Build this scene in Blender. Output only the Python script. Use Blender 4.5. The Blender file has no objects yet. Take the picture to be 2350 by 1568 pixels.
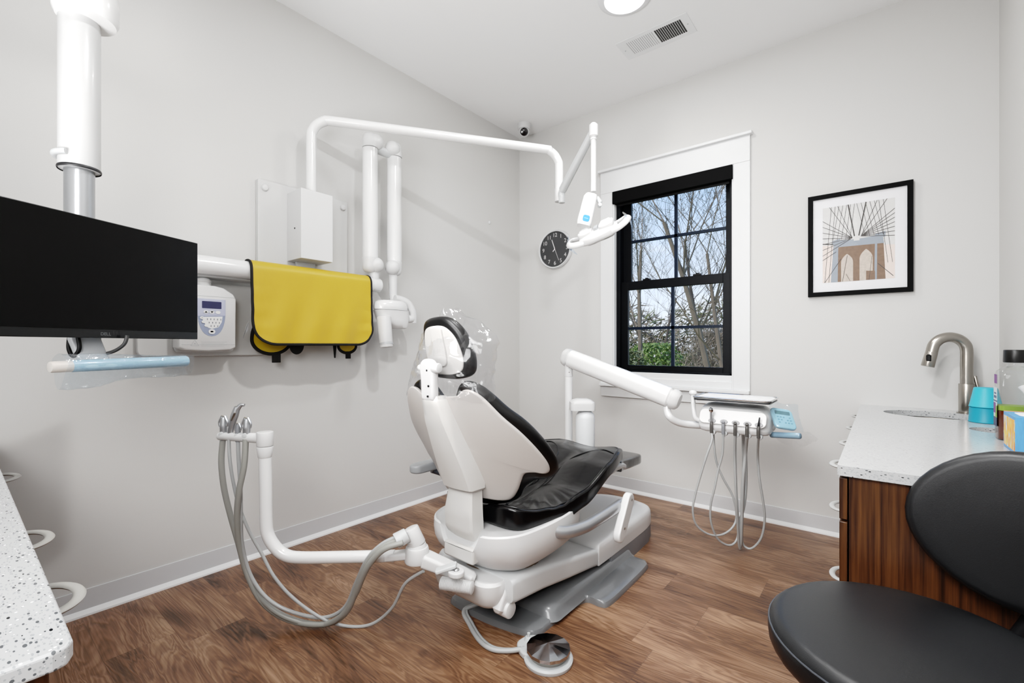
import bpy, bmesh, math, random
from mathutils import Vector, Matrix, noise
V = Vector
PI = math.pi
rnd = random.Random(7)
COL = bpy.context.scene.collection

# ------------------------------------------------------------------ survey camera (metres; room axes)
F, CX, CY, EYE = 1050.0, 1175.0, 794.0, 1.2
_a = math.radians(39.06)
FW = V((-math.sin(_a), math.cos(_a), 0)); RT = V((math.cos(_a), math.sin(_a), 0)); CAM = V((0, 0, EYE))
def W(px, py, x=None, y=None, z=None, d=None):
    r = FW + RT * ((px - CX) / F) + V((0, 0, (CY - py) / F))
    t = x / r.x if x is not None else y / r.y if y is not None else (z - EYE) / r.z if z is not None else d
    return CAM + r * t

# ------------------------------------------------------------------ materials
def srgb(c):
    return tuple(((v / 255) / 12.92 if v / 255 < .04045 else ((v / 255 + .055) / 1.055) ** 2.4) for v in c)
MATS = {}
def mat(name, rgb, rough=.5, metal=0, bump=0, bscale=60, var=0, vscale=4, coat=0, emit=0, spec=.5, stretch=(1, 1, 1), sheen=0):
    if name in MATS: return MATS[name]
    m = bpy.data.materials.new(name); m.use_nodes = True; nt = m.node_tree; N = nt.nodes; L = nt.links
    b = N['Principled BSDF']; c = srgb(rgb)
    b.inputs['Base Color'].default_value = (*c, 1); b.inputs['Roughness'].default_value = rough
    b.inputs['Metallic'].default_value = metal; b.inputs['Coat Weight'].default_value = coat
    b.inputs['Specular IOR Level'].default_value = spec
    b.inputs['Coat Roughness'].default_value = .08
    if emit:
        b.inputs['Emission Color'].default_value = (*c, 1); b.inputs['Emission Strength'].default_value = emit
    tc = N.new('ShaderNodeTexCoord'); mp = N.new('ShaderNodeMapping'); mp.inputs['Scale'].default_value = stretch
    L.new(tc.outputs['Object'], mp.inputs['Vector'])
    if True:
        n = N.new('ShaderNodeTexNoise'); n.inputs['Scale'].default_value = vscale; n.inputs['Detail'].default_value = 3
        L.new(mp.outputs[0], n.inputs['Vector'])
        r = N.new('ShaderNodeMapRange'); v = max(var, .01)
        r.inputs['To Min'].default_value = 1 - v; r.inputs['To Max'].default_value = 1 + v
        L.new(n.outputs['Fac'], r.inputs['Value'])
        mx = N.new('ShaderNodeMix'); mx.data_type = 'RGBA'; mx.blend_type = 'MULTIPLY'; mx.inputs['Factor'].default_value = 1
        mx.inputs['A'].default_value = (*c, 1); L.new(r.outputs[0], mx.inputs['B']); L.new(mx.outputs['Result'], b.inputs['Base Color'])
    if bump:
        n = N.new('ShaderNodeTexNoise'); n.inputs['Scale'].default_value = bscale; n.inputs['Detail'].default_value = 4
        L.new(mp.outputs[0], n.inputs['Vector'])
        bp = N.new('ShaderNodeBump'); bp.inputs['Strength'].default_value = bump; bp.inputs['Distance'].default_value = .01
        L.new(n.outputs['Fac'], bp.inputs['Height']); L.new(bp.outputs[0], b.inputs['Normal'])
    MATS[name] = m; return m

wall_m = mat('wall paint', (208, 207, 205), .75, bump=.03, bscale=300)
ceil_m = mat('ceiling paint', (240, 240, 240), .85)
trimw = mat('white trim paint', (226, 227, 228), .45)
plast = mat('white plastic', (214, 214, 214), .38, spec=.4)
plast2 = mat('warm white plastic', (202, 200, 197), .34, spec=.5)
plastg = mat('pale grey plastic', (200, 202, 203), .4)
enamel = mat('white enamel', (228, 228, 228), .22, coat=.3)
greyp = mat('light grey paint', (176, 178, 180), .4)
cast = mat('grey cast base', (112, 114, 116), .28, coat=.2, bump=.05, bscale=250)
alum = mat('brushed aluminium', (176, 178, 181), .3, metal=.75, bump=.02, bscale=200)
chrome = mat('chrome', (210, 212, 215), .07, metal=1)
steel = mat('brushed nickel', (168, 163, 156), .28, metal=1, bump=.03, bscale=300)
darkm = mat('dark metal', (40, 40, 42), .4, metal=.3)
black = mat('black plastic', (10, 10, 11), .45, spec=.25)
blackframe = mat('black window frame', (5, 7, 12), .4, spec=.2)
muntm = mat('blue black muntin', (12, 24, 40), .4, spec=.25)
tubing = mat('grey tubing', (150, 150, 145), .4)
tubeL = mat('light grey tubing', (168, 170, 170), .38)
handm = mat('handle grey', (178, 178, 176), .4)
rubberm = mat('mid grey plastic', (122, 124, 128), .5)
yellow = mat('yellow vinyl', (186, 154, 46), .42, bump=.22, bscale=9, var=.06, stretch=(1, 1.2, .6), spec=.45)
yellowd = mat('dark yellow vinyl', (176, 146, 20), .5)
bind = mat('black binding tape', (14, 12, 10), .8)
teal = mat('teal plastic', (52, 170, 196), .45)
teal2 = mat('deep teal plastic', (20, 140, 166), .45)
screenm = mat('monitor screen', (8, 8, 8), .25, spec=.22)
bezelm = mat('monitor bezel', (12, 13, 14), .3)
logo = mat('grey logo', (92, 94, 96), .5)
blueicon = mat('blue badge', (40, 150, 210), .4)
bluep = mat('blue film plastic', (142, 172, 192), .2, coat=.4)
bluepad = mat('light blue pad', (160, 205, 222), .3)
navy = mat('navy lcd', (44, 46, 84), .25)
lcd = mat('grey green lcd', (86, 122, 130), .3)
lilac = mat('lilac panel', (186, 190, 212), .4)
lilac2 = mat('blue grey panel', (150, 160, 186), .4)
white = mat('white card', (240, 240, 240), .6)
inkm = mat('grey print', (120, 122, 128), .6)
blackink = mat('black print', (20, 20, 22), .6)
clockf = mat('charcoal clock face', (52, 53, 55), .35)
rimm = mat('silver rim', (212, 213, 214), .3)
emis = mat('lit diffuser', (255, 252, 246), .5, emit=6)
frost = mat('frosted bottle', (226, 228, 230), .5)
liquid = mat('brown liquid', (84, 34, 10), .15)
liqgreen = mat('green label', (130, 160, 60), .5)
purple = mat('purple label', (104, 42, 120), .5)
labelw = mat('pale label', (196, 208, 214), .5)

def leather(name, rgb, rough, wr=.0):
    m = mat(name, rgb, rough, bump=.05, bscale=420, spec=.5)
    nt = m.node_tree; N = nt.nodes; L = nt.links; b = N['Principled BSDF']
    if wr:
        tc = N.new('ShaderNodeTexCoord'); mp = N.new('ShaderNodeMapping'); mp.inputs['Scale'].default_value = (5, 8, 5)
        L.new(tc.outputs['Object'], mp.inputs['Vector'])
        n = N.new('ShaderNodeTexNoise'); n.inputs['Scale'].default_value = 1; n.inputs['Detail'].default_value = 2; n.inputs['Distortion'].default_value = .6
        L.new(mp.outputs[0], n.inputs['Vector'])
        bp = N.new('ShaderNodeBump'); bp.inputs['Strength'].default_value = wr; bp.inputs['Distance'].default_value = .02
        L.new(n.outputs['Fac'], bp.inputs['Height'])
        old = [x for x in N if x.type == 'BUMP' and x != bp][0]
        L.new(bp.outputs[0], old.inputs['Normal'])
    return m
leath = leather('black upholstery', (10, 10, 12), .22, .18)
leath2 = leather('black cushion upholstery', (8, 8, 9), .36)
leath3 = leather('charcoal vinyl', (26, 27, 29), .38)

def film(name, tint=(1, 1, 1), fac=.12, rough=.08, bs=14, bstr=.8, fog=.1, fm=.45):
    m = bpy.data.materials.new(name); m.use_nodes = True; nt = m.node_tree; N = nt.nodes; L = nt.links
    N.remove(N['Principled BSDF']); out = N['Material Output']
    t = N.new('ShaderNodeBsdfTransparent'); t.inputs[0].default_value = (*tint, 1)
    g = N.new('ShaderNodeBsdfGlossy'); g.inputs['Roughness'].default_value = rough
    d = N.new('ShaderNodeBsdfTranslucent'); d.inputs[0].default_value = (.9, .92, .95, 1)
    lw = N.new('ShaderNodeLayerWeight'); lw.inputs[0].default_value = .25
    ma = N.new('ShaderNodeMath'); ma.operation = 'MULTIPLY_ADD'; ma.inputs[1].default_value = fm; ma.inputs[2].default_value = fac; ma.use_clamp = True
    L.new(lw.outputs['Facing'], ma.inputs[0])
    n = N.new('ShaderNodeTexNoise'); n.inputs['Scale'].default_value = bs; n.inputs['Detail'].default_value = 3; n.inputs['Distortion'].default_value = 1
    tc = N.new('ShaderNodeTexCoord'); L.new(tc.outputs['Object'], n.inputs['Vector'])
    bp = N.new('ShaderNodeBump'); bp.inputs['Strength'].default_value = bstr; bp.inputs['Distance'].default_value = .02
    L.new(n.outputs['Fac'], bp.inputs['Height'])
    if bstr: L.new(bp.outputs[0], g.inputs['Normal'])
    m1 = N.new('ShaderNodeMixShader'); m1.inputs[0].default_value = fog; L.new(t.outputs[0], m1.inputs[1]); L.new(d.outputs[0], m1.inputs[2])
    m2 = N.new('ShaderNodeMixShader'); L.new(ma.outputs[0], m2.inputs[0]); L.new(m1.outputs[0], m2.inputs[1]); L.new(g.outputs[0], m2.inputs[2])
    L.new(m2.outputs[0], out.inputs[0]); return m
bag = film('clear plastic film', (.985, .985, .99), .035, .13, 9, .35, .06, .32)
bagb = film('bluish plastic film', (.93, .965, .99), .03, .08, 16, .8, .05, .35)
glass = film('window glass', (1, 1, 1), .0, .0, 1, 0, .0, .12)
petm = film('clear bottle plastic', (.95, .955, .95), .03, .05, 6, .1, .06, .4)
cblue = film('picture glass', (1, 1, 1), .0, .02, 1, 0, .0, .08)

def wood_floor():
    m = bpy.data.materials.new('oak plank vinyl'); m.use_nodes = True; nt = m.node_tree; N = nt.nodes; L = nt.links; b = N['Principled BSDF']
    def math_(op, a, c=None, k=None):
        n = N.new('ShaderNodeMath'); n.operation = op
        for i, v in enumerate((a, c, k)):
            if v is None: continue
            if isinstance(v, (int, float)): n.inputs[i].default_value = v
            else: L.new(v, n.inputs[i])
        return n.outputs[0]
    tc = N.new('ShaderNodeTexCoord'); sp = N.new('ShaderNodeSeparateXYZ'); L.new(tc.outputs['Object'], sp.inputs[0])
    x, y = sp.outputs['X'], sp.outputs['Y']
    row = math_('FLOOR', math_('DIVIDE', math_('ADD', y, .09), .23))
    wn = N.new('ShaderNodeTexWhiteNoise'); wn.noise_dimensions = '1D'; L.new(row, wn.inputs['W'])
    xo = math_('ADD', x, math_('MULTIPLY', wn.outputs['Value'], 1.22))
    col = math_('FLOOR', math_('DIVIDE', xo, 1.22))
    cb = N.new('ShaderNodeCombineXYZ'); L.new(row, cb.inputs[0]); L.new(col, cb.inputs[1])
    wn2 = N.new('ShaderNodeTexWhiteNoise'); L.new(cb.outputs[0], wn2.inputs['Vector'])
    # grain coordinates : stretched along x, shifted per plank
    cg = N.new('ShaderNodeCombineXYZ'); L.new(math_('MULTIPLY', x, .9), cg.inputs[0]); L.new(math_('MULTIPLY', y, 7), cg.inputs[1]); L.new(math_('MULTIPLY', wn2.outputs['Value'], 40), cg.inputs[2])
    n1 = N.new('ShaderNodeTexNoise'); n1.inputs['Scale'].default_value = 1.3; n1.inputs['Detail'].default_value = 4; n1.inputs['Distortion'].default_value = .8; L.new(cg.outputs[0], n1.inputs['Vector'])
    # rings
    rg = math_('SINE', math_('MULTIPLY', n1.outputs['Fac'], 95))
    cg2 = N.new('ShaderNodeCombineXYZ'); L.new(math_('MULTIPLY', x, 6), cg2.inputs[0]); L.new(math_('MULTIPLY', y, 150), cg2.inputs[1]); L.new(wn2.outputs['Value'], cg2.inputs[2])
    n2 = N.new('ShaderNodeTexNoise'); n2.inputs['Scale'].default_value = 1; n2.inputs['Detail'].default_value = 3; L.new(cg2.outputs[0], n2.inputs['Vector'])
    n3 = N.new('ShaderNodeTexNoise'); n3.inputs['Scale'].default_value = 1.1; n3.inputs['Detail'].default_value = 3
    cg3 = N.new('ShaderNodeCombineXYZ'); L.new(math_('MULTIPLY', x, 1.2), cg3.inputs[0]); L.new(math_('MULTIPLY', y, 5), cg3.inputs[1]); L.new(math_('MULTIPLY', wn2.outputs['Value'], 9), cg3.inputs[2]); L.new(cg3.outputs[0], n3.inputs['Vector'])
    fac = math_('ADD', math_('MULTIPLY', n3.outputs['Fac'], 1.15), math_('MULTIPLY', n2.outputs['Fac'], .45))
    fac = math_('ADD', fac, math_('MULTIPLY', rg, .085))
    fac = math_('ADD', fac, math_('MULTIPLY', math_('SUBTRACT', wn2.outputs['Value'], .5), .08))
    fac = math_('SUBTRACT', fac, .3)
    cr = N.new('ShaderNodeValToRGB'); L.new(fac, cr.inputs[0])
    e = cr.color_ramp.elements
    e[0].position = .2; e[0].color = (*srgb((62, 42, 30)), 1); e[1].position = .8; e[1].color = (*srgb((160, 126, 100)), 1)
    el = e.new(.5); el.color = (*srgb((116, 82, 60)), 1)
    # seams
    fy = math_('FRACT', math_('DIVIDE', math_('ADD', y, .09), .23)); fx = math_('FRACT', math_('DIVIDE', xo, 1.22))
    s1 = math_('LESS_THAN', fy, .008); s2 = math_('LESS_THAN', fx, .0016)
    s = math_('MAXIMUM', s1, s2)
    mx = N.new('ShaderNodeMix'); mx.data_type = 'RGBA'; L.new(math_('MULTIPLY', s, .45), mx.inputs['Factor']); L.new(cr.outputs[0], mx.inputs['A']); mx.inputs['B'].default_value = (*srgb((60, 42, 32)), 1)
    L.new(mx.outputs['Result'], b.inputs['Base Color'])
    b.inputs['Roughness'].default_value = .38
    bp = N.new('ShaderNodeBump'); bp.inputs['Strength'].default_value = .22; bp.inputs['Distance'].default_value = .004
    L.new(math_('ADD', n2.outputs['Fac'], math_('MULTIPLY', rg, .35)), bp.inputs['Height']); L.new(bp.outputs[0], b.inputs['Normal'])
    return m

def wood_panel(name, c0, c1, axis='y'):
    m = bpy.data.materials.new(name); m.use_nodes = True; nt = m.node_tree; N = nt.nodes; L = nt.links; b = N['Principled BSDF']
    tc = N.new('ShaderNodeTexCoord'); mp = N.new('ShaderNodeMapping'); mp.inputs['Scale'].default_value = (70, 70, 1.6); L.new(tc.outputs['Object'], mp.inputs[0])
    n = N.new('ShaderNodeTexNoise'); n.inputs['Scale'].default_value = 1.2; n.inputs['Detail'].default_value = 5; n.inputs['Roughness'].default_value = .6; L.new(mp.outputs[0], n.inputs[0])
    cr = N.new('ShaderNodeValToRGB'); L.new(n.outputs['Fac'], cr.inputs[0]); e = cr.color_ramp.elements
    e[0].position = .33; e[0].color = (*srgb(c0), 1); e[1].position = .68; e[1].color = (*srgb(c1), 1)
    L.new(cr.outputs[0], b.inputs['Base Color']); b.inputs['Roughness'].default_value = .4
    return m
walnut = wood_panel('walnut laminate', (42, 22, 10), (100, 64, 36))

def quartz(name, dens=.5, k=1.0):
    m = bpy.data.materials.new(name); m.use_nodes = True; nt = m.node_tree; N = nt.nodes; L = nt.links; b = N['Principled BSDF']
    tc = N.new('ShaderNodeTexCoord')
    base = N.new('ShaderNodeRGB'); base.outputs[0].default_value = (*srgb((192, 193, 194)), 1); cur = base.outputs[0]
    def layer(scale, thr, colr, sel, cur, sx=1.0):
        mp = N.new('ShaderNodeMapping'); mp.inputs['Scale'].default_value = (scale * sx, scale, scale); mp.inputs['Location'].default_value = (sel * 7, sel * 3, sel); L.new(tc.outputs['Object'], mp.inputs[0])
        v = N.new('ShaderNodeTexVoronoi'); v.inputs['Scale'].default_value = 1; L.new(mp.outputs[0], v.inputs['Vector'])
        wn = N.new('ShaderNodeTexWhiteNoise'); L.new(v.outputs['Position'], wn.inputs['Vector'])
        a = N.new('ShaderNodeMath'); a.operation = 'LESS_THAN'; L.new(v.outputs['Distance'], a.inputs[0])
        mul = N.new('ShaderNodeMath'); mul.operation = 'MULTIPLY'; L.new(wn.outputs['Value'], mul.inputs[0]); mul.inputs[1].default_value = thr; L.new(mul.outputs[0], a.inputs[1])
        g = N.new('ShaderNodeMath'); g.operation = 'GREATER_THAN'; L.new(wn.outputs['Value'], g.inputs[0]); g.inputs[1].default_value = dens
        mm = N.new('ShaderNodeMath'); mm.operation = 'MULTIPLY'; L.new(a.outputs[0], mm.inputs[0]); L.new(g.outputs[0], mm.inputs[1])
        mx = N.new('ShaderNodeMix'); mx.data_type = 'RGBA'; L.new(mm.outputs[0], mx.inputs['Factor']); L.new(cur, mx.inputs['A']); mx.inputs['B'].default_value = (*srgb(tuple(204 + (c__ - 204) * k for c__ in colr)), 1)
        return mx.outputs['Result']
    cur = layer(330, .5, (176, 178, 180), 1, cur, .45)
    cur = layer(150, .32, (118, 120, 122), 2, cur, .45)
    if dens > .2: cur = layer(120, .22, (246, 246, 246), 4, cur)
    cur = layer(100, .18, (70, 72, 74), 3, cur, .45)
    L.new(cur, b.inputs['Base Color']); b.inputs['Roughness'].default_value = .16
    return m
quartz_m = quartz('speckled quartz', .45, 1.35)
quartz_edge = quartz('speckled quartz edge', .1, 1.4)
quartz_soft = quartz('polished pale quartz', .6, .4)

# ------------------------------------------------------------------ objects
ORG = {}
def tag(o, label=None, cat=None, group=None, kind=None):
    if label: o['label'] = label
    if cat: o['category'] = cat
    if group: o['group'] = group
    if kind: o['kind'] = kind
    return o
def thing(name, label, cat, loc=(0, 0, 0), group=None, kind=None):
    o = bpy.data.objects.new(name, None); COL.objects.link(o); o.location = loc; o.empty_display_size = .05
    ORG[o.name] = V(loc); return tag(o, label, cat, group, kind)
def obj(name, bm, m, parent=None, smooth=True, bevel=0, loc=None, seg=3, label=None):
    """link the bmesh (world coordinates) as one mesh object; m may be a list (faces carry material_index)"""
    if parent is not None: org = ORG[parent.name]
    elif loc is not None: org = V(loc)
    else:
        xs = [v.co for v in bm.verts]
        org = V((sum(p.x for p in xs) / len(xs), sum(p.y for p in xs) / len(xs), min(p.z for p in xs)))
    bmesh.ops.recalc_face_normals(bm, faces=bm.faces)
    for v in bm.verts: v.co -= org
    me = bpy.data.meshes.new(name); bm.to_mesh(me); bm.free()
    for mm in (m if isinstance(m, (list, tuple)) else [m]): me.materials.append(mm)
    if smooth:
        me.shade_smooth()
    o = bpy.data.objects.new(name, me); COL.objects.link(o)
    if smooth:
        try: me.set_sharp_from_angle(angle=math.radians(38))
        except Exception: pass
    if parent is not None: o.parent = parent
    else: o.location = org
    ORG[o.name] = org
    if bevel:
        md = o.modifiers.new('bevel', 'BEVEL'); md.width = bevel; md.segments = seg; md.limit_method = 'ANGLE'; md.angle_limit = math.radians(35); md.harden_normals = False
    if label: o['label'] = label
    return o
def top(name, bm, m, label, cat, group=None, kind=None, **k):
    return tag(obj(name, bm, m, None, **k), label, cat, group, kind)
def B(): return bmesh.new()
def setmi(bm, n0, i):
    bm.faces.ensure_lookup_table()
    for f in bm.faces[n0:]: f.material_index = i

def frame_of(n):
    n = V(n).normalized(); a = V((0, 0, 1)) if abs(n.z) < .9 else V((1, 0, 0))
    u = a.cross(n).normalized(); return u, n.cross(u).normalized(), n
def box(bm, lo, hi, M=None):
    lo, hi = [min(a, b) for a, b in zip(lo, hi)], [max(a, b) for a, b in zip(lo, hi)]
    vs = [bm.verts.new((x, y, z)) for x in (lo[0], hi[0]) for y in (lo[1], hi[1]) for z in (lo[2], hi[2])]
    if M is not None:
        for v in vs: v.co = M @ v.co
    for f in ((0, 1, 3, 2), (4, 6, 7, 5), (0, 4, 5, 1), (2, 3, 7, 6), (0, 2, 6, 4), (1, 5, 7, 3)):
        bm.faces.new([vs[i] for i in f])
    return bm
def rings(bm, R, cap0=True, cap1=True, closed=True):
    rr = [[bm.verts.new(p) for p in r] for r in R]; n = len(rr[0])
    for a, b in zip(rr, rr[1:]):
        for i in range(n if closed else n - 1):
            j = (i + 1) % n; bm.faces.new((a[i], a[j], b[j], b[i]))
    if cap0: bm.faces.new(rr[0][::-1])
    if cap1: bm.faces.new(rr[-1])
    return rr
def ringpts(c, u, v, r, n, r2=None):
    r2 = r if r2 is None else r2
    return [V(c) + u * math.cos(2 * PI * i / n) * r + v * math.sin(2 * PI * i / n) * r2 for i in range(n)]
def cyl(bm, p0, p1, r0, r1=None, n=28, e=0):
    p0, p1 = V(p0), V(p1); r1 = r0 if r1 is None else r1; u, v, w = frame_of(p1 - p0)
    if e:   # softened ends
        R = [ringpts(p0, u, v, r0 - e, n), ringpts(p0 + w * e * .3, u, v, r0 - e * .3, n), ringpts(p0 + w * e, u, v, r0, n),
             ringpts(p1 - w * e, u, v, r1, n), ringpts(p1 - w * e * .3, u, v, r1 - e * .3, n), ringpts(p1, u, v, r1 - e, n)]
    else: R = [ringpts(p0, u, v, r0, n), ringpts(p1, u, v, r1, n)]
    rings(bm, R); return bm
def catmull(P, k=8, closed=False):
    P = [V(p) for p in P]; n = len(P); out = []
    rng = range(n if closed else n - 1)
    for i in rng:
        if closed: a, b, c, d = P[(i - 1) % n], P[i], P[(i + 1) % n], P[(i + 2) % n]
        else: a, b, c, d = P[max(i - 1, 0)], P[i], P[i + 1], P[min(i + 2, n - 1)]
        for j in range(k):
            t = j / k
            out.append(.5 * ((2 * b) + (c - a) * t + (2 * a - 5 * b + 4 * c - d) * t * t + (3 * b - a - 3 * c + d) * t ** 3))
    if not closed: out.append(P[-1])
    return out
def tube(bm, P, r, n=12, k=8, closed=False, smooth=True, flat=1.0, up=None, caps=True):
    """sweep along a path; r a number or one radius per control point; flat squashes the second axis"""
    rads = None
    if not isinstance(r, (int, float)):
        rads = list(r)
    Q = catmull(P, k, closed) if smooth else [V(p) for p in P]
    if rads:
        m = []
        for i in range(len(Q)):
            t = i / (len(Q) - 1) * (len(rads) - 1); a = int(min(t, len(rads) - 2)); m.append(rads[a] + (rads[a + 1] - rads[a]) * (t - a))
    else: m = [r] * len(Q)
    T = []
    for i in range(len(Q)):
        a = Q[i - 1] if i or closed else Q[i]; b = Q[(i + 1) % len(Q)] if (i < len(Q) - 1 or closed) else Q[i]
        T.append((b - a).normalized())
    u, v, w = frame_of(T[0])
    if up is not None:
        v = V(up) - T[0] * V(up).dot(T[0]); v.normalize(); u = v.cross(T[0]).normalized()
    R = []
    for i in range(len(Q)):
        if i:
            if up is not None:
                v = V(up) - T[i] * V(up).dot(T[i]); v.normalize(); u = v.cross(T[i])
            else:
                q = T[i - 1].rotation_difference(T[i]); u = q @ u; v = q @ v
        R.append(ringpts(Q[i], u, v, m[i], n, m[i] * flat))
    if closed: R.append(R[0]); rings(bm, R[:-1], False, False); 
    if closed:
        bm.verts.ensure_lookup_table(); N0 = len(bm.verts) - n * (len(R) - 1)
        # close by best offset
        a = [bm.verts[len(bm.verts) - n + i] for i in range(n)]; b = [bm.verts[N0 + i] for i in range(n)]
        off = min(range(n), key=lambda o: (a[0].co - b[o].co).length)
        for i in range(n): bm.faces.new((a[i], a[(i + 1) % n], b[(i + 1 + off) % n], b[(i + off) % n]))
    else: rings(bm, R, caps, caps)
    return bm
def lathe(bm, prof, o, axis=(0, 0, 1), n=40, sx=1.0, cap=True):
    u, v, w = frame_of(axis); o = V(o)
    rings(bm, [ringpts(o + w * h, u, v, max(r, 1e-4) * sx, n, max(r, 1e-4)) for r, h in prof], cap, cap); return bm
def ball(bm, c, rx, ry=None, rz=None, M=None, n=24):
    ry = rx if ry is None else ry; rz = rx if rz is None else rz
    R = []
    for i in range(1, 12):
        a = PI * i / 12; R.append([V((rx * math.sin(a) * math.cos(2 * PI * j / n), ry * math.sin(a) * math.sin(2 * PI * j / n), -rz * math.cos(a))) for j in range(n)])
    R = [[(M @ p if M else p) + V(c) for p in r] for r in R]
    rings(bm, R); return bm
def rrect(w, h, r, n=6):
    P = []
    for cx, cy, a0 in ((w / 2 - r, h / 2 - r, 0), (-w / 2 + r, h / 2 - r, 90), (-w / 2 + r, -h / 2 + r, 180), (w / 2 - r, -h / 2 + r, 270)):
        for i in range(n + 1):
            a = math.radians(a0 + 90 * i / n); P.append((cx + r * math.cos(a), cy + r * math.sin(a)))
    return P
def prism(bm, P, o, u, v, t, n=None):
    """extrude a 2D polygon (in plane o,u,v) by t along u x v"""
    o, u, v = V(o), V(u).normalized(), V(v).normalized(); w = u.cross(v).normalized()
    a = [bm.verts.new(o + u * p[0] + v * p[1]) for p in P]; b = [bm.verts.new(o + u * p[0] + v * p[1] + w * t) for p in P]
    m = len(P); bm.faces.new(a[::-1]); bm.faces.new(b)
    for i in range(m): bm.faces.new((a[i], a[(i + 1) % m], b[(i + 1) % m], b[i]))
    return bm
def bar(bm, p0, p1, w, h, up=(0, 0, 1), r=.01, w1=None, h1=None, n=6):
    """rounded rectangular bar between two points"""
    p0, p1 = V(p0), V(p1); T = (p1 - p0).normalized(); v = (V(up) - T * V(up).dot(T)).normalized(); u = v.cross(T)
    w1 = w if w1 is None else w1; h1 = h if h1 is None else h1
    e = min(r, .012)
    R = []
    for p, ww, hh, s in ((p0, w, h, 1 - 2 * e / w), (p0 + T * e, w, h, 1), (p1 - T * e, w1, h1, 1), (p1, w1, h1, 1 - 2 * e / w1)):
        R.append([p + u * a * s + v * b * s for a, b in rrect(ww, hh, min(r, ww / 2.01, hh / 2.01), n)])
    rings(bm, R); return bm
def ip(rows, x):
    if x <= rows[0][0]: return rows[0][1]
    for (a, b), (c, d) in zip(rows, rows[1:]):
        if x <= c:
            t = (x - a) / (c - a); t = t * t * (3 - 2 * t) * .5 + t * .5; return b + (d - b) * t
    return rows[-1][1]
def slab(bm, outline, ctr, fmap, th, rnd_=.02, dome=0, k=4, fr=(.84, .66, .46, .24), domeb=0, edge=5, raw=False):
    """soft-edged slab: 2D outline about ctr; w from 0 (back) to th (front); fmap(u,v,w)->world"""
    O = [V((p[0], p[1], 0)) for p in outline]; O = O if raw else catmull(O, k, True); c = V((ctr[0], ctr[1], 0))
    def ring(inset, frac, w, dm):
        out = []
        for p in O:
            d = (p - c).length; f = max(0.02, (1 - inset / d)) * frac; q = c + (p - c) * f
            out.append(fmap(q.x, q.y, w + dm * (1 - f * f)))
        return out
    R = []
    for f in reversed(fr): R.append(ring(rnd_, f, 0, -domeb))
    for i in range(edge + 1):
        a = PI / 2 * i / edge; R.append(ring(rnd_ * (1 - math.sin(a)), 1, rnd_ * (1 - math.cos(a)), 0))
    for i in range(edge + 1):
        a = PI / 2 * i / edge; R.append(ring(rnd_ * (1 - math.cos(a)), 1, th - rnd_ + rnd_ * math.sin(a), 0))
    for f in fr: R.append(ring(rnd_, f, th, dome))
    rr = rings(bm, R, False, False)
    for r, fl in ((rr[0], True), (rr[-1], False)):
        cc = V((0, 0, 0))
        for v_ in r: cc += v_.co
        cv = bm.verts.new(cc / len(r))
        for i in range(len(r)):
            bm.faces.new((r[i], r[(i + 1) % len(r)], cv))
    return bm
def mirror(P):
    """right half outline (u>=0, from top centre to bottom centre) -> whole outline"""
    L = [(-u, z) for u, z in reversed(P) if u > 1e-6]
    return list(P) + L
_fontcache = {}
def text(bm, s, size, o, u, v, ext=.0008, mi=None):
    cu = bpy.data.curves.new('t', 'FONT'); cu.body = s; cu.size = size; cu.align_x = 'CENTER'; cu.align_y = 'CENTER'; cu.extrude = 0
    ob = bpy.data.objects.new('t', cu); COL.objects.link(ob); bpy.context.view_layer.update()
    dg = bpy.context.evaluated_depsgraph_get(); me = bpy.data.meshes.new_from_object(ob.evaluated_get(dg))
    u, v = V(u).normalized(), V(v).normalized(); w = u.cross(v)
    n0 = len(bm.faces); vs = [bm.verts.new(V(o) + u * p.co.x + v * p.co.y + w * ext) for p in me.vertices]
    for p in me.polygons:
        try: bm.faces.new([vs[i] for i in p.vertices])
        except ValueError: pass
    bpy.data.objects.remove(ob); bpy.data.curves.remove(cu); bpy.data.meshes.remove(me)
    if mi is not None: setmi(bm, n0, mi)

# ================================================================== ROOM
XL, XR, YB, YF, ZC = -2.77, .48, 3.53, -1.0, 3.23
OX0, OX1, OZ0, OZ1 = -1.762, -.826, .90, 2.49          # window opening
bm = B(); box(bm, (XL - .15, YF - .15, -.1), (XR + .15, YB + .15, 0)); o = obj('floor', bm, wood_floor(), smooth=False, loc=(0, 0, 0)); tag(o, kind='structure')
bm = B(); box(bm, (XL - .15, YF - .15, ZC), (XR + .15, YB + .15, ZC + .12)); tag(obj('ceiling', bm, ceil_m, smooth=False), kind='structure')
bm = B(); box(bm, (XL - .15, YF - .15, 0), (XL, YB + .15, ZC)); tag(obj('wall_left', bm, wall_m, smooth=False), kind='structure')
bm = B(); box(bm, (XR, YF - .15, 0), (XR + .15, YB + .15, ZC)); tag(obj('wall_right', bm, wall_m, smooth=False), kind='structure')
bm = B(); box(bm, (XL, YF - .15, 0), (XR, YF, ZC)); tag(obj('wall_front', bm, wall_m, smooth=False), kind='structure')
bm = B()
for a, b in (((XL, 0), (OX0, ZC)), ((OX1, 0), (XR, ZC)), ((OX0, 0), (OX1, OZ0)), ((OX0, OZ1), (OX1, ZC))):
    box(bm, (a[0], YB, a[1]), (b[0], YB + .15, b[1]))
tag(obj('wall_back', bm, wall_m, smooth=False), kind='structure')

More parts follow.
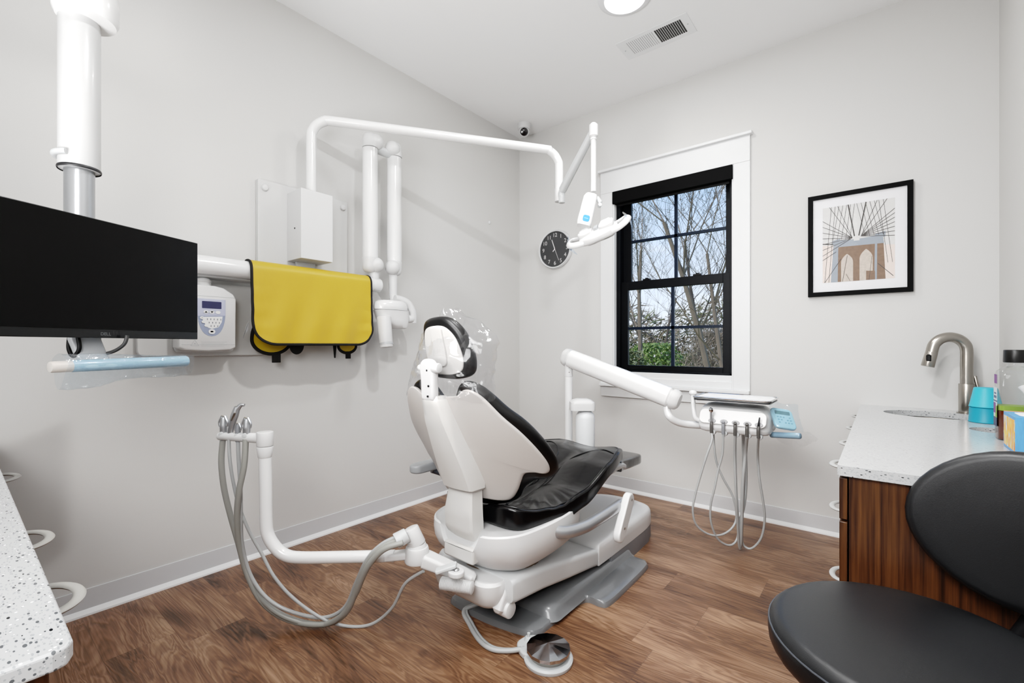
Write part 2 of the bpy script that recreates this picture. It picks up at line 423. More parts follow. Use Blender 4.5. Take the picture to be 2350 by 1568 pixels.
bbm = mat('grey cove base', (204, 205, 207), .5); bbl = mat('white cove lip', (226, 226, 226), .5)
bb = thing('baseboard_left', None, None, (XL, 1, 0), kind='structure')
bm = B(); box(bm, (XL, .06, .02), (XL + .006, YB, .113)); obj('base_strip', bm, bbm, bb, bevel=.002)
bm = B(); prism(bm, [(0, 0), (.026, 0), (.024, .008), (.012, .016), (.006, .024), (0, .026)], (XL, .06, 0), (1, 0, 0), (0, 0, 1), -(YB - .06)); obj('toe_lip', bm, bbl, bb)
bb = thing('baseboard_back', None, None, (-1, YB, 0), kind='structure')
bm = B(); box(bm, (XL, YB - .006, .02), (-.1, YB, .113)); obj('base_strip', bm, bbm, bb, bevel=.002)
bm = B(); prism(bm, [(0, 0), (-.026, 0), (-.024, .008), (-.012, .016), (-.006, .024), (0, .026)], (XL, YB, 0), (0, 1, 0), (0, 0, 1), 2.67); obj('toe_lip', bm, bbl, bb)

# window -------------------------------------------------------------
win = thing('window_1', None, None, (-1.3, YB, .9), kind='structure')
bm = B(); box(bm, (-1.875, YB - .02, .885), (OX0, YB, OZ1)); obj('side_casing', bm, trimw, win, bevel=.002)
bm = B(); box(bm, (OX1, YB - .02, .885), (-.719, YB, OZ1)); obj('side_casing', bm, trimw, win, bevel=.002)
bm = B(); box(bm, (-1.875, YB - .022, OZ1), (-.719, YB, 2.67)); obj('head_casing', bm, trimw, win, bevel=.002)
bm = B(); box(bm, (-1.89, YB - .045, 2.67), (-.704, YB, 2.69)); obj('crown_cap', bm, trimw, win, bevel=.003)
bm = B(); box(bm, (-1.875, YB - .05, .862), (-.719, YB + .02, .886)); obj('stool_ledge', bm, trimw, win, bevel=.004)
bm = B(); box(bm, (-1.87, YB - .02, .775), (-.724, YB, .861)); obj('apron_board', bm, mat('grey white apron', (208, 208, 208), .5), win, bevel=.002)
bm = B()
box(bm, (OX0, YB - .015, .886), (OX0 + .012, YB + .15, OZ1)); box(bm, (OX1 - .012, YB - .015, .886), (OX1, YB + .15, OZ1)); box(bm, (OX0, YB, OZ1 - .012), (OX1, YB + .15, OZ1))
box(bm, (OX0, YB + .0, .886), (OX1, YB + .15, .985)); box(bm, (OX0, YB - .012, .886), (OX1, YB + .03, .94))
obj('jamb', bm, trimw, win, bevel=.002)
yf = YB + .055
bm = B()
box(bm, (OX0 + .012, yf - .03, .985), (OX0 + .045, yf + .07, OZ1 - .01)); box(bm, (OX1 - .035, yf - .03, .985), (OX1 - .012, yf + .07, OZ1 - .01))
box(bm, (OX0, yf - .03, .985), (OX1, yf + .07, 1.0)); box(bm, (OX0, yf - .03, 2.455), (OX1, yf + .07, OZ1 - .01))
obj('outer_frame', bm, blackframe, win, bevel=.002)
def sash(name, y, z0, z1, x0, x1, stile, bot, topr, zm):
    bm = B()
    box(bm, (OX0 + .03, y, z0), (x0, y + .03, z1)); box(bm, (x1, y, z0), (OX1 - .03, y + .03, z1))
    box(bm, (x0, y, z0), (x1, y + .03, z0 + bot)); box(bm, (x0, y, z1 - topr), (x1, y + .03, z1))
    s = obj(name, bm, blackframe, win, bevel=.002)
    bm = B(); xm = (x0 + x1) / 2
    box(bm, (xm - .012, y + .006, z0 + bot), (xm + .012, y + .026, z1 - topr)); box(bm, (x0, y + .006, zm - .011), (x1, y + .026, zm + .011))
    obj('muntin', bm, muntm, s)
    bm = B(); box(bm, (x0, y + .014, z0 + bot), (x1, y + .016, z1 - topr)); obj('glass_pane', bm, glass, s, smooth=False)
    return s
up = sash('upper_sash', yf + .04, 1.69, 2.46, -1.648, -.905, .1, .04, .045, 2.075)
lo = sash('lower_sash', yf + .0, .995, 1.735, -1.66, -.915, .1, .045, .07, 1.345)
for x in (-1.5, -1.1):
    bm = B(); box(bm, (x - .03, yf - .002, 1.735), (x + .03, yf + .03, 1.748)); cyl(bm, (x, yf + .012, 1.748), (x, yf + .012, 1.755), .014); obj('sash_lock', bm, black, win, bevel=.002)

sh = thing('roller_shade', 'black roller shade cassette across the top of the window opening', 'window shade', (-1.3, YB, 2.4))
bm = B(); box(bm, (OX0 + .002, YB - .035, 2.385), (OX1 - .004, YB + .03, 2.487)); obj('cassette', bm, mat('black fabric cassette', (4, 4, 5), .7, spec=.15), sh, bevel=.004)
bm = B(); box(bm, (OX0 + .03, YB + .0, 2.366), (OX1 - .03, YB + .012, 2.384)); obj('hem_bar', bm, black, sh, bevel=.002)

# ceiling fixtures ------------------------------------------------------
def downlight(x, y, label):
    t = thing('ceiling_light', label, 'ceiling light', (x, y, ZC))
    bm = B(); lathe(bm, [(.118, -.02), (.135, -.018), (.152, -.008), (.155, 0)][::-1] if False else [(.155, 0), (.153, -.008), (.137, -.018), (.118, -.02), (.113, -.012)], (x, y, ZC), n=56, cap=False)
    obj('trim_ring', bm, mat('light trim', (226, 227, 229), .5), t)
    bm = B(); lathe(bm, [(.116, -.014), (.11, -.0145), (.06, -.016), (.001, -.0165)], (x, y, ZC), n=56); obj('diffuser', bm, emis, t)
    return t
downlight(-1.165, 2.475, 'round white recessed ceiling light, lit, in front of the air vent')
vt = thing('air_vent', 'white slotted ceiling air vent with dark slots in its right half', 'air vent', (-1.165, 2.93, ZC))
bm = B(); box(bm, (-1.40, 2.825, ZC - .004), (-.93, 3.04, ZC)); 
obj('face_plate', bm, mat('vent paint', (228, 229, 230), .5), vt, bevel=.002)
bm = B()
for i in range(27):
    x = -1.335 + i * .0132 + (.008 if i >= 14 else 0); w = .0013 if i < 14 else .0048
    box(bm, (x - w, 2.86, ZC - .0052), (x + w, 3.0, ZC - .0038))
    setmi(bm, len(bm.faces) - 6, 0 if i < 14 else 1)
obj('slots', bm, [mat('pale slot', (160, 160, 162), .8), mat('dark slot', (48, 48, 48), .8)], vt, smooth=False)
for x in (-1.375, -.955): bm = B(); cyl(bm, (x, 2.932, ZC - .006), (x, 2.932, ZC - .003), .004, n=12); obj('screw', bm, greyp, vt)

sc = thing('security_camera', 'small white dome security camera with black lens in the ceiling corner', 'security camera', (-2.56, 3.33, ZC))
cx_, cy_ = -2.555, 3.325
bm = B(); lathe(bm, [(.06, 0), (.06, -.02), (.058, -.045), (.054, -.05)], (cx_, cy_, ZC)); obj('mount_base', bm, plast, sc)
bm = B(); ball(bm, (cx_, cy_, ZC - .065), .05, .05, .052); obj('ball_housing', bm, plast, sc)
dn = V((.55, -.72, -.42)).normalized()
bm = B(); c0 = V((cx_, cy_, ZC - .068)); cyl(bm, c0 + dn * .03, c0 + dn * .056, .036, .034, e=.004); obj('lens', bm, mat('black lens', (22, 20, 22), .12), sc)

# wall clock --------------------------------------------------------------
cc = V((-2.336, YB, 2.086)); ck = thing('wall_clock', 'round wall clock with charcoal face and thin silver rim', 'clock', cc)
bm = B(); lathe(bm, [(.165, 0), (.176, .006), (.178, .03), (.172, .042), (.163, .038), (.162, .03)], cc, (0, -1, 0), n=64, cap=False); obj('rim', bm, rimm, ck)
bm = B(); lathe(bm, [(.163, .02), (.163, .026)], cc, (0, -1, 0), n=64); obj('dial', bm, clockf, ck)
for h in range(1, 13):
    a = math.radians(90 - 30 * h); bm = B(); text(bm, str(h), .05, cc + V((math.cos(a) * .128, -.027, math.sin(a) * .128)), (1, 0, 0), (0, 0, 1)); obj('numeral', bm, mat('pale numerals', (206, 206, 206), .5), ck, smooth=False)
def hand(name, ang, l, w, m, back=.02):
    a = math.radians(90 - ang); d = V((math.cos(a), 0, math.sin(a))); s = V((-d.z, 0, d.x)); bm = B()
    c = cc + V((0, -.0295, 0)); P = [c - d * back + s * w, c - d * back - s * w, c + d * l - s * w * .6, c + d * l + s * w * .6]
    vs = [bm.verts.new(p) for p in P] + [bm.verts.new(p + V((0, -.001, 0))) for p in P]
    for f in ((0, 1, 2, 3), (7, 6, 5, 4), (0, 4, 5, 1), (1, 5, 6, 2), (2, 6, 7, 3), (3, 7, 4, 0)): bm.faces.new([vs[i] for i in f])
    return obj(name, bm, m, ck, smooth=False)
hand('minute_hand', -20, .095, .004, white, .0); hand('hour_hand', 228, .03, .005, white, 0); hand('second_hand', 158, .115, .0014, white, .02)
bm = B(); box(bm, (0, 0, 0), (.001, .001, .001)); bm.free()
bm = B(); lathe(bm, [(.166, .0375), (.1, .044), (.001, .046)], cc, (0, -1, 0), n=48); obj('dome_glass', bm, cblue, ck)

# framed picture ------------------------------------------------------------
px0, px1, pz0, pz1 = -.378, .135, 1.515, 2.16
pc = V(((px0 + px1) / 2, YB, (pz0 + pz1) / 2)); pf = thing('framed_picture', 'black framed bridge photograph with wide white mat on the wall', 'picture', pc)
bm = B(); fwid = .027
for a, b in (((px0, pz0), (px0 + fwid, pz1)), ((px1 - fwid, pz0), (px1, pz1)), ((px0 + fwid, pz0), (px1 - fwid, pz0 + fwid)), ((px0 + fwid, pz1 - fwid), (px1 - fwid, pz1))):
    box(bm, (a[0], YB - .03, a[1]), (b[0], YB, b[1]))
obj('frame', bm, mat('black satin frame', (6, 6, 7), .6, spec=.12), pf, smooth=False)
bm = B(); box(bm, (px0 + fwid, YB - .016, pz0 + fwid), (px1 - fwid, YB - .012, pz1 - fwid)); obj('mat_board', bm, mat('mat board', (232, 232, 235), .7), pf, smooth=False)
gx0, gx1, gz0, gz1 = px0 + .078, px1 - .082, pz0 + .085, pz1 - .085
gw, gh = gx1 - gx0, gz1 - gz0; yy = YB - .0165
pm = [mat('print sky', (214, 213, 212), .6), mat('print brown stone', (116, 92, 74), .6, var=.3, vscale=60), mat('print grey steel', (140, 148, 158), .6), mat('print ink', (58, 54, 52), .6), mat('print pale stone', (190, 176, 164), .6, var=.3, vscale=80), mat('print haze', (226, 212, 204), .6)]
bm = B()
def quad(P, mi, lvl):
    f = bm.faces.new([bm.verts.new((gx0 + a * gw, yy - .0002 * lvl, gz0 + b * gh)) for a, b in P]); f.material_index = mi
quad([(0, 0), (1, 0), (1, 1), (0, 1)], 0, 0)
quad([(0, 0), (1, 0), (1, .42), (0, .5)], 5, 1)
quad([(.2, 0), (.84, 0), (.82, .5), (.22, .5)], 1, 2)           # tower
quad([(.12, 0), (.22, 0), (.23, .5), (.16, .5)], 2, 2.2)
quad([(.76, 0), (.88, 0), (.85, .52), (.77, .5)], 1, 2.4)
quad([(.73, 0), (.765, 0), (.77, .52), (.74, .5)], 2, 2.6)
quad([(.16, .46), (.86, .45), (.84, .56), (.5, .54), (.16, .55)], 2, 3)   # deck band
quad([(.14, .5), (.26, .5), (.26, .57), (.14, .55)], 2, 3.2); quad([(.74, .52), (.88, .53), (.88, .6), (.74, .58)], 2, 3.2)
quad([(.45, .52), (.53, .52), (.53, .58), (.45, .58)], 0, 3.3)
def arch(x0, x1, z):
    P = [(x0, 0), (x1, 0)]; xm = (x0 + x1) / 2
    for i in range(7):
        t = i / 6; P.append((x1 - (x1 - xm) * (t ** 2), z * .7 + z * .3 * t))
    for i in range(5, -1, -1):
        t = i / 6; P.append((x0 + (xm - x0) * (t ** 2), z * .7 + z * .3 * t))
    quad(P, 4, 4)
arch(.27, .44, .36); arch(.53, .71, .4)
quad([(.62, 0), (.74, 0), (.74, .11), (.62, .12)], 1, 5)
quad([(.455, 0), (.515, 0), (.51, .45), (.46, .45)], 1, 4.5)
def line(a, b, w, mi=3):
    d = V((b[0] - a[0], b[1] - a[1])); d.normalize(); s = V((-d.y, d.x)) * w
    quad([(a[0] + s.x, a[1] + s.y), (a[0] - s.x, a[1] - s.y), (b[0] - s.x, b[1] - s.y), (b[0] + s.x, b[1] + s.y)], mi, 6 + rnd.random())
line((.37, 1), (.46, .58), .009); line((.62, 1), (.52, .58), .009)
for i in range(9):
    t = i / 8
    line((0, .98 - t * .62) if i > 1 else (.1 + .12 * i, 1), (.43, .56), .0035); line((1, .98 - t * .45) if i > 1 else (.9 - .13 * i, 1), (.55, .57), .0035)
for i in range(7):
    x = .03 + i * .055; line((x + .1, 1), (x + .02 * i * .3, .55 if i > 1 else .0), .003); x2 = .97 - i * .06; line((x2 - .12, 1), (x2, .56 if i > 1 else .2), .003)
line((0, .3), (.2, .4), .004); line((.03, 0), (.27, .3), .004); line((.78, .2), (.98, .03), .004); line((0, .52), (.16, .5), .006)
line((.29, 0), (.36, .34), .004); line((.34, .1), (.4, 0), .003); line((.66, 0), (.7, .3), .003)
o = obj('print', bm, pm, pf, smooth=False)
bm = B(); box(bm, (px0 + fwid, YB - .0245, pz0 + fwid), (px1 - fwid, YB - .024, pz1 - fwid)); obj('glazing', bm, cblue, pf, smooth=False)

p = W(1123, 511, x=XL); bm = B(); lathe(bm, [(.014, 0), (.014, .006), (.01, .009), (.001, .01)], p, (1, 0, 0), n=20)
top('wall_plug', bm, trimw, 'tiny round white cap on the left wall near the corner', 'wall cap')

# ================================================================== DENTAL LIGHT (wall mounted)
dl = thing('dental_operating_light', 'white wall-mounted dental operating light on a long bent pole', 'dental light', (XL, 1.38, 1.7))
bm = B(); box(bm, (XL, 1.10, 1.25), (XL + .035, 1.655, 2.145)); bp_ = obj('mounting_panel', bm, mat('panel white', (206, 206, 205), .45), dl, bevel=.004)
for y in (1.135, 1.62):
    bm = B(); lathe(bm, [(.02, 0), (.02, .004), (.015, .012), (.001, .015)], (XL + .035, y, 2.1 if y < 1.3 else 2.1), (1, 0, 0), n=24); obj('screw_cap', bm, plast, bp_)
pxx = -2.625
bm = B(); box(bm, (XL + .035, 1.262, 1.70), (-2.565, 1.455, 2.10)); hb = obj('housing_box', bm, plast, dl, bevel=.003)
bm = B(); cyl(bm, (-2.64, 1.2625, 1.88), (-2.64, 1.26, 1.88), .005, n=12); obj('keyhole', bm, black, hb)
bm = B(); prism(bm, [(-.06, 0), (.06, 0), (.035, -.1), (-.035, -.1)], (XL + .05, 1.36, 1.70), (0, 1, 0), (0, 0, 1), .02); obj('lower_bracket', bm, plastg, dl, bevel=.002)
A0 = V((pxx, 1.352, 2.09)); A1 = W(1283, 350, d=3.16); zt = 2.545
e1 = V((A1.x, A1.y, zt)); dirn = V((A1.x - pxx, A1.y - 1.352, 0)); dirn.normalize(); Rb = .11
P = [A0, V((pxx, 1.352, 2.3)), V((pxx, 1.352, zt - Rb))]
for a in (20, 45, 70, 90): a = math.radians(a); P.append(V((pxx, 1.352, zt - Rb)) + dirn * Rb * (1 - math.cos(a)) + V((0, 0, Rb * math.sin(a))))
st = P[-1]; E_ = V((e1.x, e1.y, zt)) - dirn * Rb
P += [st + (E_ - st) * t for t in (.3, .6, 1)]
for a in (20, 45, 70, 90): a = math.radians(a); P.append(E_ + dirn * Rb * math.sin(a) + V((0, 0, -Rb * (1 - math.cos(a)))))
P.append(V((e1.x, e1.y, 2.215)))
bm = B(); tube(bm, P, .0285, n=24, k=4); obj('pole', bm, enamel, dl)
pe = V((e1.x, e1.y, 2.215))
bm = B(); cyl(bm, pe + V((0, 0, .07)), pe + V((0, 0, -.02)), .031, e=.003); kn = obj('pivot_collar', bm, plast, dl)
tp = W(1362, 300, d=2.75); td = V((tp.x - pe.x, tp.y - pe.y, 0)).normalized()
s0 = pe + td * .04 + V((0, 0, .02))
bm = B(); bar(bm, pe + V((0, 0, .02)) - td * .0, s0 + td * .02, .04, .05, r=.015); cyl(bm, s0 + V((0, 0, -.06)), s0 + V((0, 0, -.01)), .022, e=.004); obj('pivot_knuckle', bm, plastg, dl)
bm = B(); bar(bm, s0 + V((0, 0, .02)), tp + V((0, 0, .0)), .046, .052, r=.016, w1=.04, h1=.045); obj('spring_arm', bm, plastg, dl)
bm = B(); bar(bm, tp + V((0, 0, -.045)), tp + V((0, 0, .045)), .052, .052, up=td, r=.024); obj('elbow_cap', bm, enamel, dl)
rb = W(1357, 440, d=2.75)
rb = V((tp.x, tp.y, rb.z))
bm = B(); cyl(bm, tp + V((0, 0, -.05)), rb, .0165); cyl(bm, tp + V((0, 0, -.056)), tp + V((0, 0, -.046)), .02); obj('drop_rod', bm, enamel, dl)
# yoke: leaning body with blue badge
yt = W(1358, 445, d=2.75); yb = W(1340, 520, d=2.72); ya = (yt - yb).normalized(); sdir = RT.copy()
bm = B(); R = []
ux = (sdir - ya * sdir.dot(ya)).normalized(); vy = ux.cross(ya).normalized()
for t, w, h in ((0, .05, .03), (.04, .07, .05), (.15, .082, .06), (.5, .085, .064), (.9, .088, .066), (1, .078, .058)):
    c = yt.lerp(yb, t) + ux * (-.004 if t > .1 else 0); R.append([c + ux * a + vy * b for a, b in rrect(w, h, .018)])
rings(bm, R); yk = obj('yoke', bm, enamel, dl)
bm = B(); bar(bm, yt + ux * .03 - ya * .01, yt + ux * .07 - ya * .05, .03, .026, r=.01); cyl(bm, yt + ux * .062 - ya * .06 - vy * .014, yt + ux * .062 - ya * .06 + vy * .014, .011); obj('side_hook', bm, plastg, dl)
fn = -FW; bc = yt.lerp(yb, .82); nrm = vy if vy.dot(fn) > 0 else -vy
uo = ux if ux.cross(ya).dot(nrm) > 0 else -ux
bm = B(); prism(bm, rrect(.04, .04, .012), bc + nrm * .033, uo, ya, .0015); 
n0 = len(bm.faces); prism(bm, rrect(.024, .003, .0012, 3), bc + nrm * .0345 + V((0, 0, .0)), uo, ya, .0006); setmi(bm, n0, 1); obj('badge', bm, [blueicon, mat('pale blue', (150, 205, 235), .4)], yk)
# lamp head: wide boat with two side handles, seen from behind, tilted down
hc = W(1372, 533, d=2.72); hu = (W(1437, 500, d=2.60) - W(1300, 560, d=2.80)).normalized()   # long axis
hn = V((0, 0, math.cos(math.radians(38)))) - FW * math.sin(math.radians(38)); hn = hn - hu * hn.dot(hu); hn.normalize(); hv = hn.cross(hu).normalized()                      # hv: horizontally across
def hp(a, b, c): return hc + hu * a + hv * b + hn * c
bm = B(); slab(bm, [(-.125, 0), (-.112, -.042), (-.06, -.056), (0, -.058), (.06, -.056), (.112, -.042), (.125, 0), (.112, .042), (.06, .056), (0, .058), (-.06, .056), (-.112, .042)], (0, 0), lambda a, b, w: hp(a, b, w - .04 + .25 * a * a), .05, .02, dome=.014, domeb=.012); lh = obj('lamp_head', bm, enamel, dl)
for s in (-1, 1):
    bm = B(); slab(bm, [(-.045, 0), (-.04, -.03), (.0, -.036), (.036, -.03), (.042, 0), (.036, .03), (0, .036), (-.04, .03)], (0, 0), lambda a, b, w, s=s: hp(a * 1.05 + s * .068, b, w + .004 + .1 * abs(a)), .036, .013, dome=.014); obj('top_cover', bm, enamel, lh)
    bm = B(); tube(bm, [hp(s * .09, -.045, -.012), hp(s * .14, -.046, -.006), hp(s * .18, -.036, .004), hp(s * .193, 0, .008), hp(s * .18, .036, .004), hp(s * .14, .046, -.006), hp(s * .09, .045, -.012)], .011, n=14, flat=1.7); obj('side_handle', bm, plast, lh)
bm = B(); slab(bm, [(-.1, -.035), (0, -.045), (.1, -.035), (.1, .035), (0, .045), (-.1, .035)], (0, 0), lambda a, b, w: hp(a * .8, b * .7, w - .05), .012, .005); obj('reflector', bm, plastg, lh)
bm = B(); box(bm, (-.013, -.02, .0), (.013, .02, .04), Matrix.Translation(hc) @ Matrix(((hu.x, hv.x, hn.x, 0), (hu.y, hv.y, hn.y, 0), (hu.z, hv.z, hn.z, 0), (0, 0, 0, 1)))); obj('centre_bracket', bm, greyp, lh, bevel=.004)
for s in (-1, 1):
    bm = B(); 
    R = []
    for i in range(7):
        t = i / 6; w = .024 * math.sin(PI * (.15 + .8 * t)); c = hp(s * (.178 + .02 * math.sin(PI * t)), 0, .05 - .13 * t); R.append([c + hv * w, c - hv * w])
    rings(bm, R, False, False, False)
    obj('splash_shield', bm, film('blue shield', (.5, .68, .9), .3, .03, 3, .1, .1), lh)

# ================================================================== X-RAY UNIT
xr = thing('xray_machine', 'white wall-mounted dental x-ray unit with folded tubular arm and control box', 'x-ray machine', (XL, 1.2, 1.2))
bm = B(); P = rrect(.585, .38, .03); prism(bm, P, (XL, .855, 1.338), (0, 1, 0), (0, 0, 1), .035); obj('wall_panel', bm, mat('panel white', (206, 206, 205), .45), xr, bevel=.004)
XT = -2.60
bm = B(); cyl(bm, (XT, .45, 1.60), (XT, 1.805, 1.60), .046, e=.008); cyl(bm, (XT, 1.745, 1.60), (XT, 1.75, 1.60), .0475); obj('horizontal_arm', bm, enamel, xr)
bm = B(); box(bm, (XL + .03, .5, 1.545), (XT - .02, 1.35, 1.6)); obj('arm_rail', bm, plastg, xr, bevel=.01)
ya1, ya2 = 1.735, 1.925
bm = B(); cyl(bm, (XT, ya1 + .03, 1.60), (XT, ya1 + .03, 1.71), .03, e=.004); obj('riser', bm, plast, xr)
def arm_seg(y, z0, z1, inner, x=XT):
    bm = B(); cyl(bm, (x, y, z0 + .07), (x, y, z1 - .09), .05, .048); o_ = obj('folding_arm', bm, enamel, xr)
    for z, s, dy in ((z1, 1, inner), (z0, -1, -inner if False else inner)):
        bm = B(); P = []
        zz = z - s * .04
        lathe(bm, [(.0505, 0), (.0505, .055), (.047, .075), (.036, .09), (.018, .098), (.001, .1)] if True else [], (x, y, zz - s * .045), (0, 0, s), n=28)
        ball(bm, (x + .02, y + dy * .03, zz), .05, .05, .05)
        obj('elbow', bm, plast, xr)
arm_seg(ya1, 1.69, 2.575, 1); arm_seg(ya2, 1.69, 2.575, -1)
bm = B(); cyl(bm, (XT, ya1 + .02, 2.5), (XT, ya2 - .02, 2.5), .028); obj('elbow_link', bm, plastg, xr)
# yoke down to the tube head
hd = W(898, 720, x=-2.52); 
bm = B(); tube(bm, [(XT, 1.915, 1.70), (XT, 1.915, 1.56), (XT, 1.92, 1.5)], [.03, .027, .026], n=20); obj('drop_post', bm, plast, xr)
HX = -2.56; HYS = -.062; HZS = .03
bm = B(); tube(bm, [(HX, 1.90, 1.52), (HX, 1.95, 1.515), (HX + .01, 2.005, 1.49), (HX + .02, 2.035, 1.43), (HX + .02, 2.04, 1.36)], [.024, .026, .026, .026, .024], n=16, flat=.8, up=(1, 0, 0)); obj('yoke_arm', bm, plast, xr)
def xh(y, z, x): return V((HX + x, y, z))
# head body lofted from outlines in plan at several heights
bm = B(); R = []
for z, sx, sy, oy in ((1.285, .028, .045, .045), (1.292, .045, .065, .04), (1.315, .058, .09, .02), (1.345, .066, .115, .0), (1.40, .07, .125, -.01), (1.405, .072, .127, -.01)):
    R.append([V((HX + a * sx * 2, 1.945 + HYS + oy + b * sy, z + HZS)) for a, b in [(math.cos(t) * (abs(math.cos(t)) ** -.25 if abs(math.cos(t)) > .01 else 1) * .5, math.sin(t) * (abs(math.sin(t)) ** -.25 if abs(math.sin(t)) > .01 else 1)) for t in [2 * PI * i / 40 for i in range(40)]]])
rings(bm, R); hb_ = obj('tube_head', bm, enamel, xr)
bm = B(); R = []
for z, s in ((1.408, .98), (1.412, 1.02), (1.43, 1.03), (1.455, .96), (1.468, .82), (1.472, .66)):
    R.append([V((HX + math.cos(t) * .068 * s, 1.93 + HYS + math.sin(t) * .125 * s, z + HZS)) for t in [2 * PI * i / 40 for i in range(40)]])
R.append([V((HX + math.cos(t) * .03, 1.93 + HYS + math.sin(t) * .06, 1.455 + HZS)) for t in [2 * PI * i / 40 for i in range(40)]])
rings(bm, R, True, True); obj('head_lid', bm, enamel, hb_)
bm = B(); cyl(bm, (HX + .035, 1.785, 1.39), (HX + .06, 1.79, 1.19), .046, .042, e=.006); obj('aiming_cone', bm, plast, xr)
bm = B(); cyl(bm, (HX + .056, 1.79, 1.22), (HX + .059, 1.79, 1.205), .0445, .0435); obj('cone_band', bm, greyp, xr)
bm = B(); cyl(bm, (HX + .02, 1.99, 1.385), (HX + .02, 2.03, 1.385), .026, e=.004); obj('side_pivot', bm, plast, hb_)
# control box
bxc = thing('xray_control_box', 'white wall-mounted x-ray control box with navy display and keypad', 'control box', (XL + .035, .83, 1.17))
bm = B(); box(bm, (XL + .035, .70, 1.165), (-2.69, .965, 1.47)); obj('back_housing', bm, plastg, bxc, bevel=.025, seg=5)
XF = -2.632
bm = B(); R = []
prof = [(-.125, 1.19), (-.1, 1.178), (0, 1.172), (.1, 1.178), (.125, 1.19), (.127, 1.46), (.115, 1.49), (.07, 1.525), (.03, 1.535), (-.06, 1.535), (-.115, 1.51), (-.127, 1.47)]
for s, x in ((1.0, -2.735), (1.0, -2.655), (.985, XF - .004), (.95, XF)):
    R.append([V((x, .825 + a * s, 1.355 + (b - 1.355) * s * (.84 if b > 1.355 else 1))) for a, b in prof])
rings(bm, R); cb = obj('casing', bm, enamel, bxc, bevel=.006)
for z in (1.449, 1.206): bm = B(); box(bm, (XF, .71, z), (XF + .0012, .945, z + .002)); obj('seam_line', bm, plastg, cb, smooth=False)
bm = B(); lathe(bm, [(.034, 0), (.034, .028), (.036, .03), (.034, .038), (.026, .048), (.012, .055), (.001, .057)], (-2.668, .812, 1.492)); obj('indicator_cap', bm, plast, bxc)
bm = B(); ball(bm, (-2.67, .905, 1.483), .012, .022, .006); obj('exposure_button', bm, black, bxc)
fy, fz = .838, 1.34
bm = B()
def sh_(P, lvl, mi):
    n0 = len(bm.faces); prism(bm, P, (XF + .0005 + lvl * .0008, fy, fz), (0, 1, 0), (0, 0, 1), .0008); setmi(bm, n0, mi)
shield = [(-.062, .096), (.062, .096), (.062, .03)] + [(.062 * math.cos(a) ** .8 if math.cos(a) > 0 else 0, .03 - .12 * math.sin(a)) for a in [PI / 2 * i / 8 for i in range(1, 8)]] + [(0, -.092)] + [(-.062 * math.cos(a) ** .8, .03 - .12 * math.sin(a)) for a in [PI / 2 * i / 8 for i in range(7, 0, -1)]] + [(-.062, .03)]
sh_(shield, 0, 0); sh_([(-.062, .096), (.062, .096), (.062, .015), (-.062, .008)], 1, 1)
sh_([(-.048, .004), (.048, .01), (.044, -.02), (.03, -.045), (.0, -.055), (-.018, -.048), (-.03, -.03), (-.04, -.01)], 2, 2)
sh_(rrect(.088, .034, .002), 3, 3) if False else None
n0 = len(bm.faces); prism(bm, rrect(.086, .036, .003), (XF + .002, fy, fz + .066), (0, 1, 0), (0, 0, 1), .0008); setmi(bm, n0, 3)
kp = obj('keypad', bm, [lilac2, lilac, white, navy], bxc, smooth=False)
bm = B()
def btn(y, z, w, h, mi=0):
    n0 = len(bm.faces); prism(bm, rrect(w, h, min(w, h) / 2.05, 4), (XF + .0032, fy + y, fz + z), (0, 1, 0), (0, 0, 1), .001); setmi(bm, n0, mi)
for y in (-.026, .0, .027): btn(y, .03, .022, .015, 0)
for y, z in ((-.043, .0), (-.036, -.02), (-.024, -.038)): btn(y, z, .018, .013, 0)
btn(0, -.068, .03, .024, 0)
for r in range(3):
    for c in range(5 - r): btn(-.02 + r * .008 + c * .015, -.006 - r * .017, .003, .009, 1)
prism(bm, [(-.007, -.004), (.007, -.004), (0, .005)], (XF + .0043, fy - .026, fz + .03), (0, 1, 0), (0, 0, 1), .0006); setmi(bm, len(bm.faces) - 5, 2)
prism(bm, [(-.007, .005), (0, -.005), (.007, .005)], (XF + .0043, fy - .0, fz + .03), (0, 1, 0), (0, 0, 1), .0006); setmi(bm, len(bm.faces) - 5, 2)
btn(-.043, .0, .008, .002, 1); btn(0, -.068, .014, .008, 1)
obj('buttons', bm, [white, inkm, blackink], bxc, smooth=False)
bm = B()
tri = [(-.017, -.012), (.017, -.012), (0, .018)]
for a, b in zip(tri, tri[1:] + tri[:1]):
    d = V((b[0] - a[0], b[1] - a[1])).normalized(); s = V((-d.y, d.x)) * .0008
    prism(bm, [(a[0] - s.x, a[1] - s.y), (b[0] - s.x, b[1] - s.y), (b[0] + s.x, b[1] + s.y), (a[0] + s.x, a[1] + s.y)], (XF + .0005, .765, 1.20 + .012), (0, 1, 0), (0, 0, 1), .0006)
prism(bm, rrect(.008, .006, .0025, 3), (XF + .0005, .765, 1.211), (0, 1, 0), (0, 0, 1), .0006)
for i in range(4): prism(bm, [(0, 0), (.115 - .012 * (i % 2), 0), (.115 - .012 * (i % 2), .0012), (0, .0012)], (XF + .0005, .792, 1.219 - i * .007), (0, 1, 0), (0, 0, 1), .0004)
obj('warning_print', bm, mat('faint print', (186, 188, 190), .6), bxc, smooth=False)

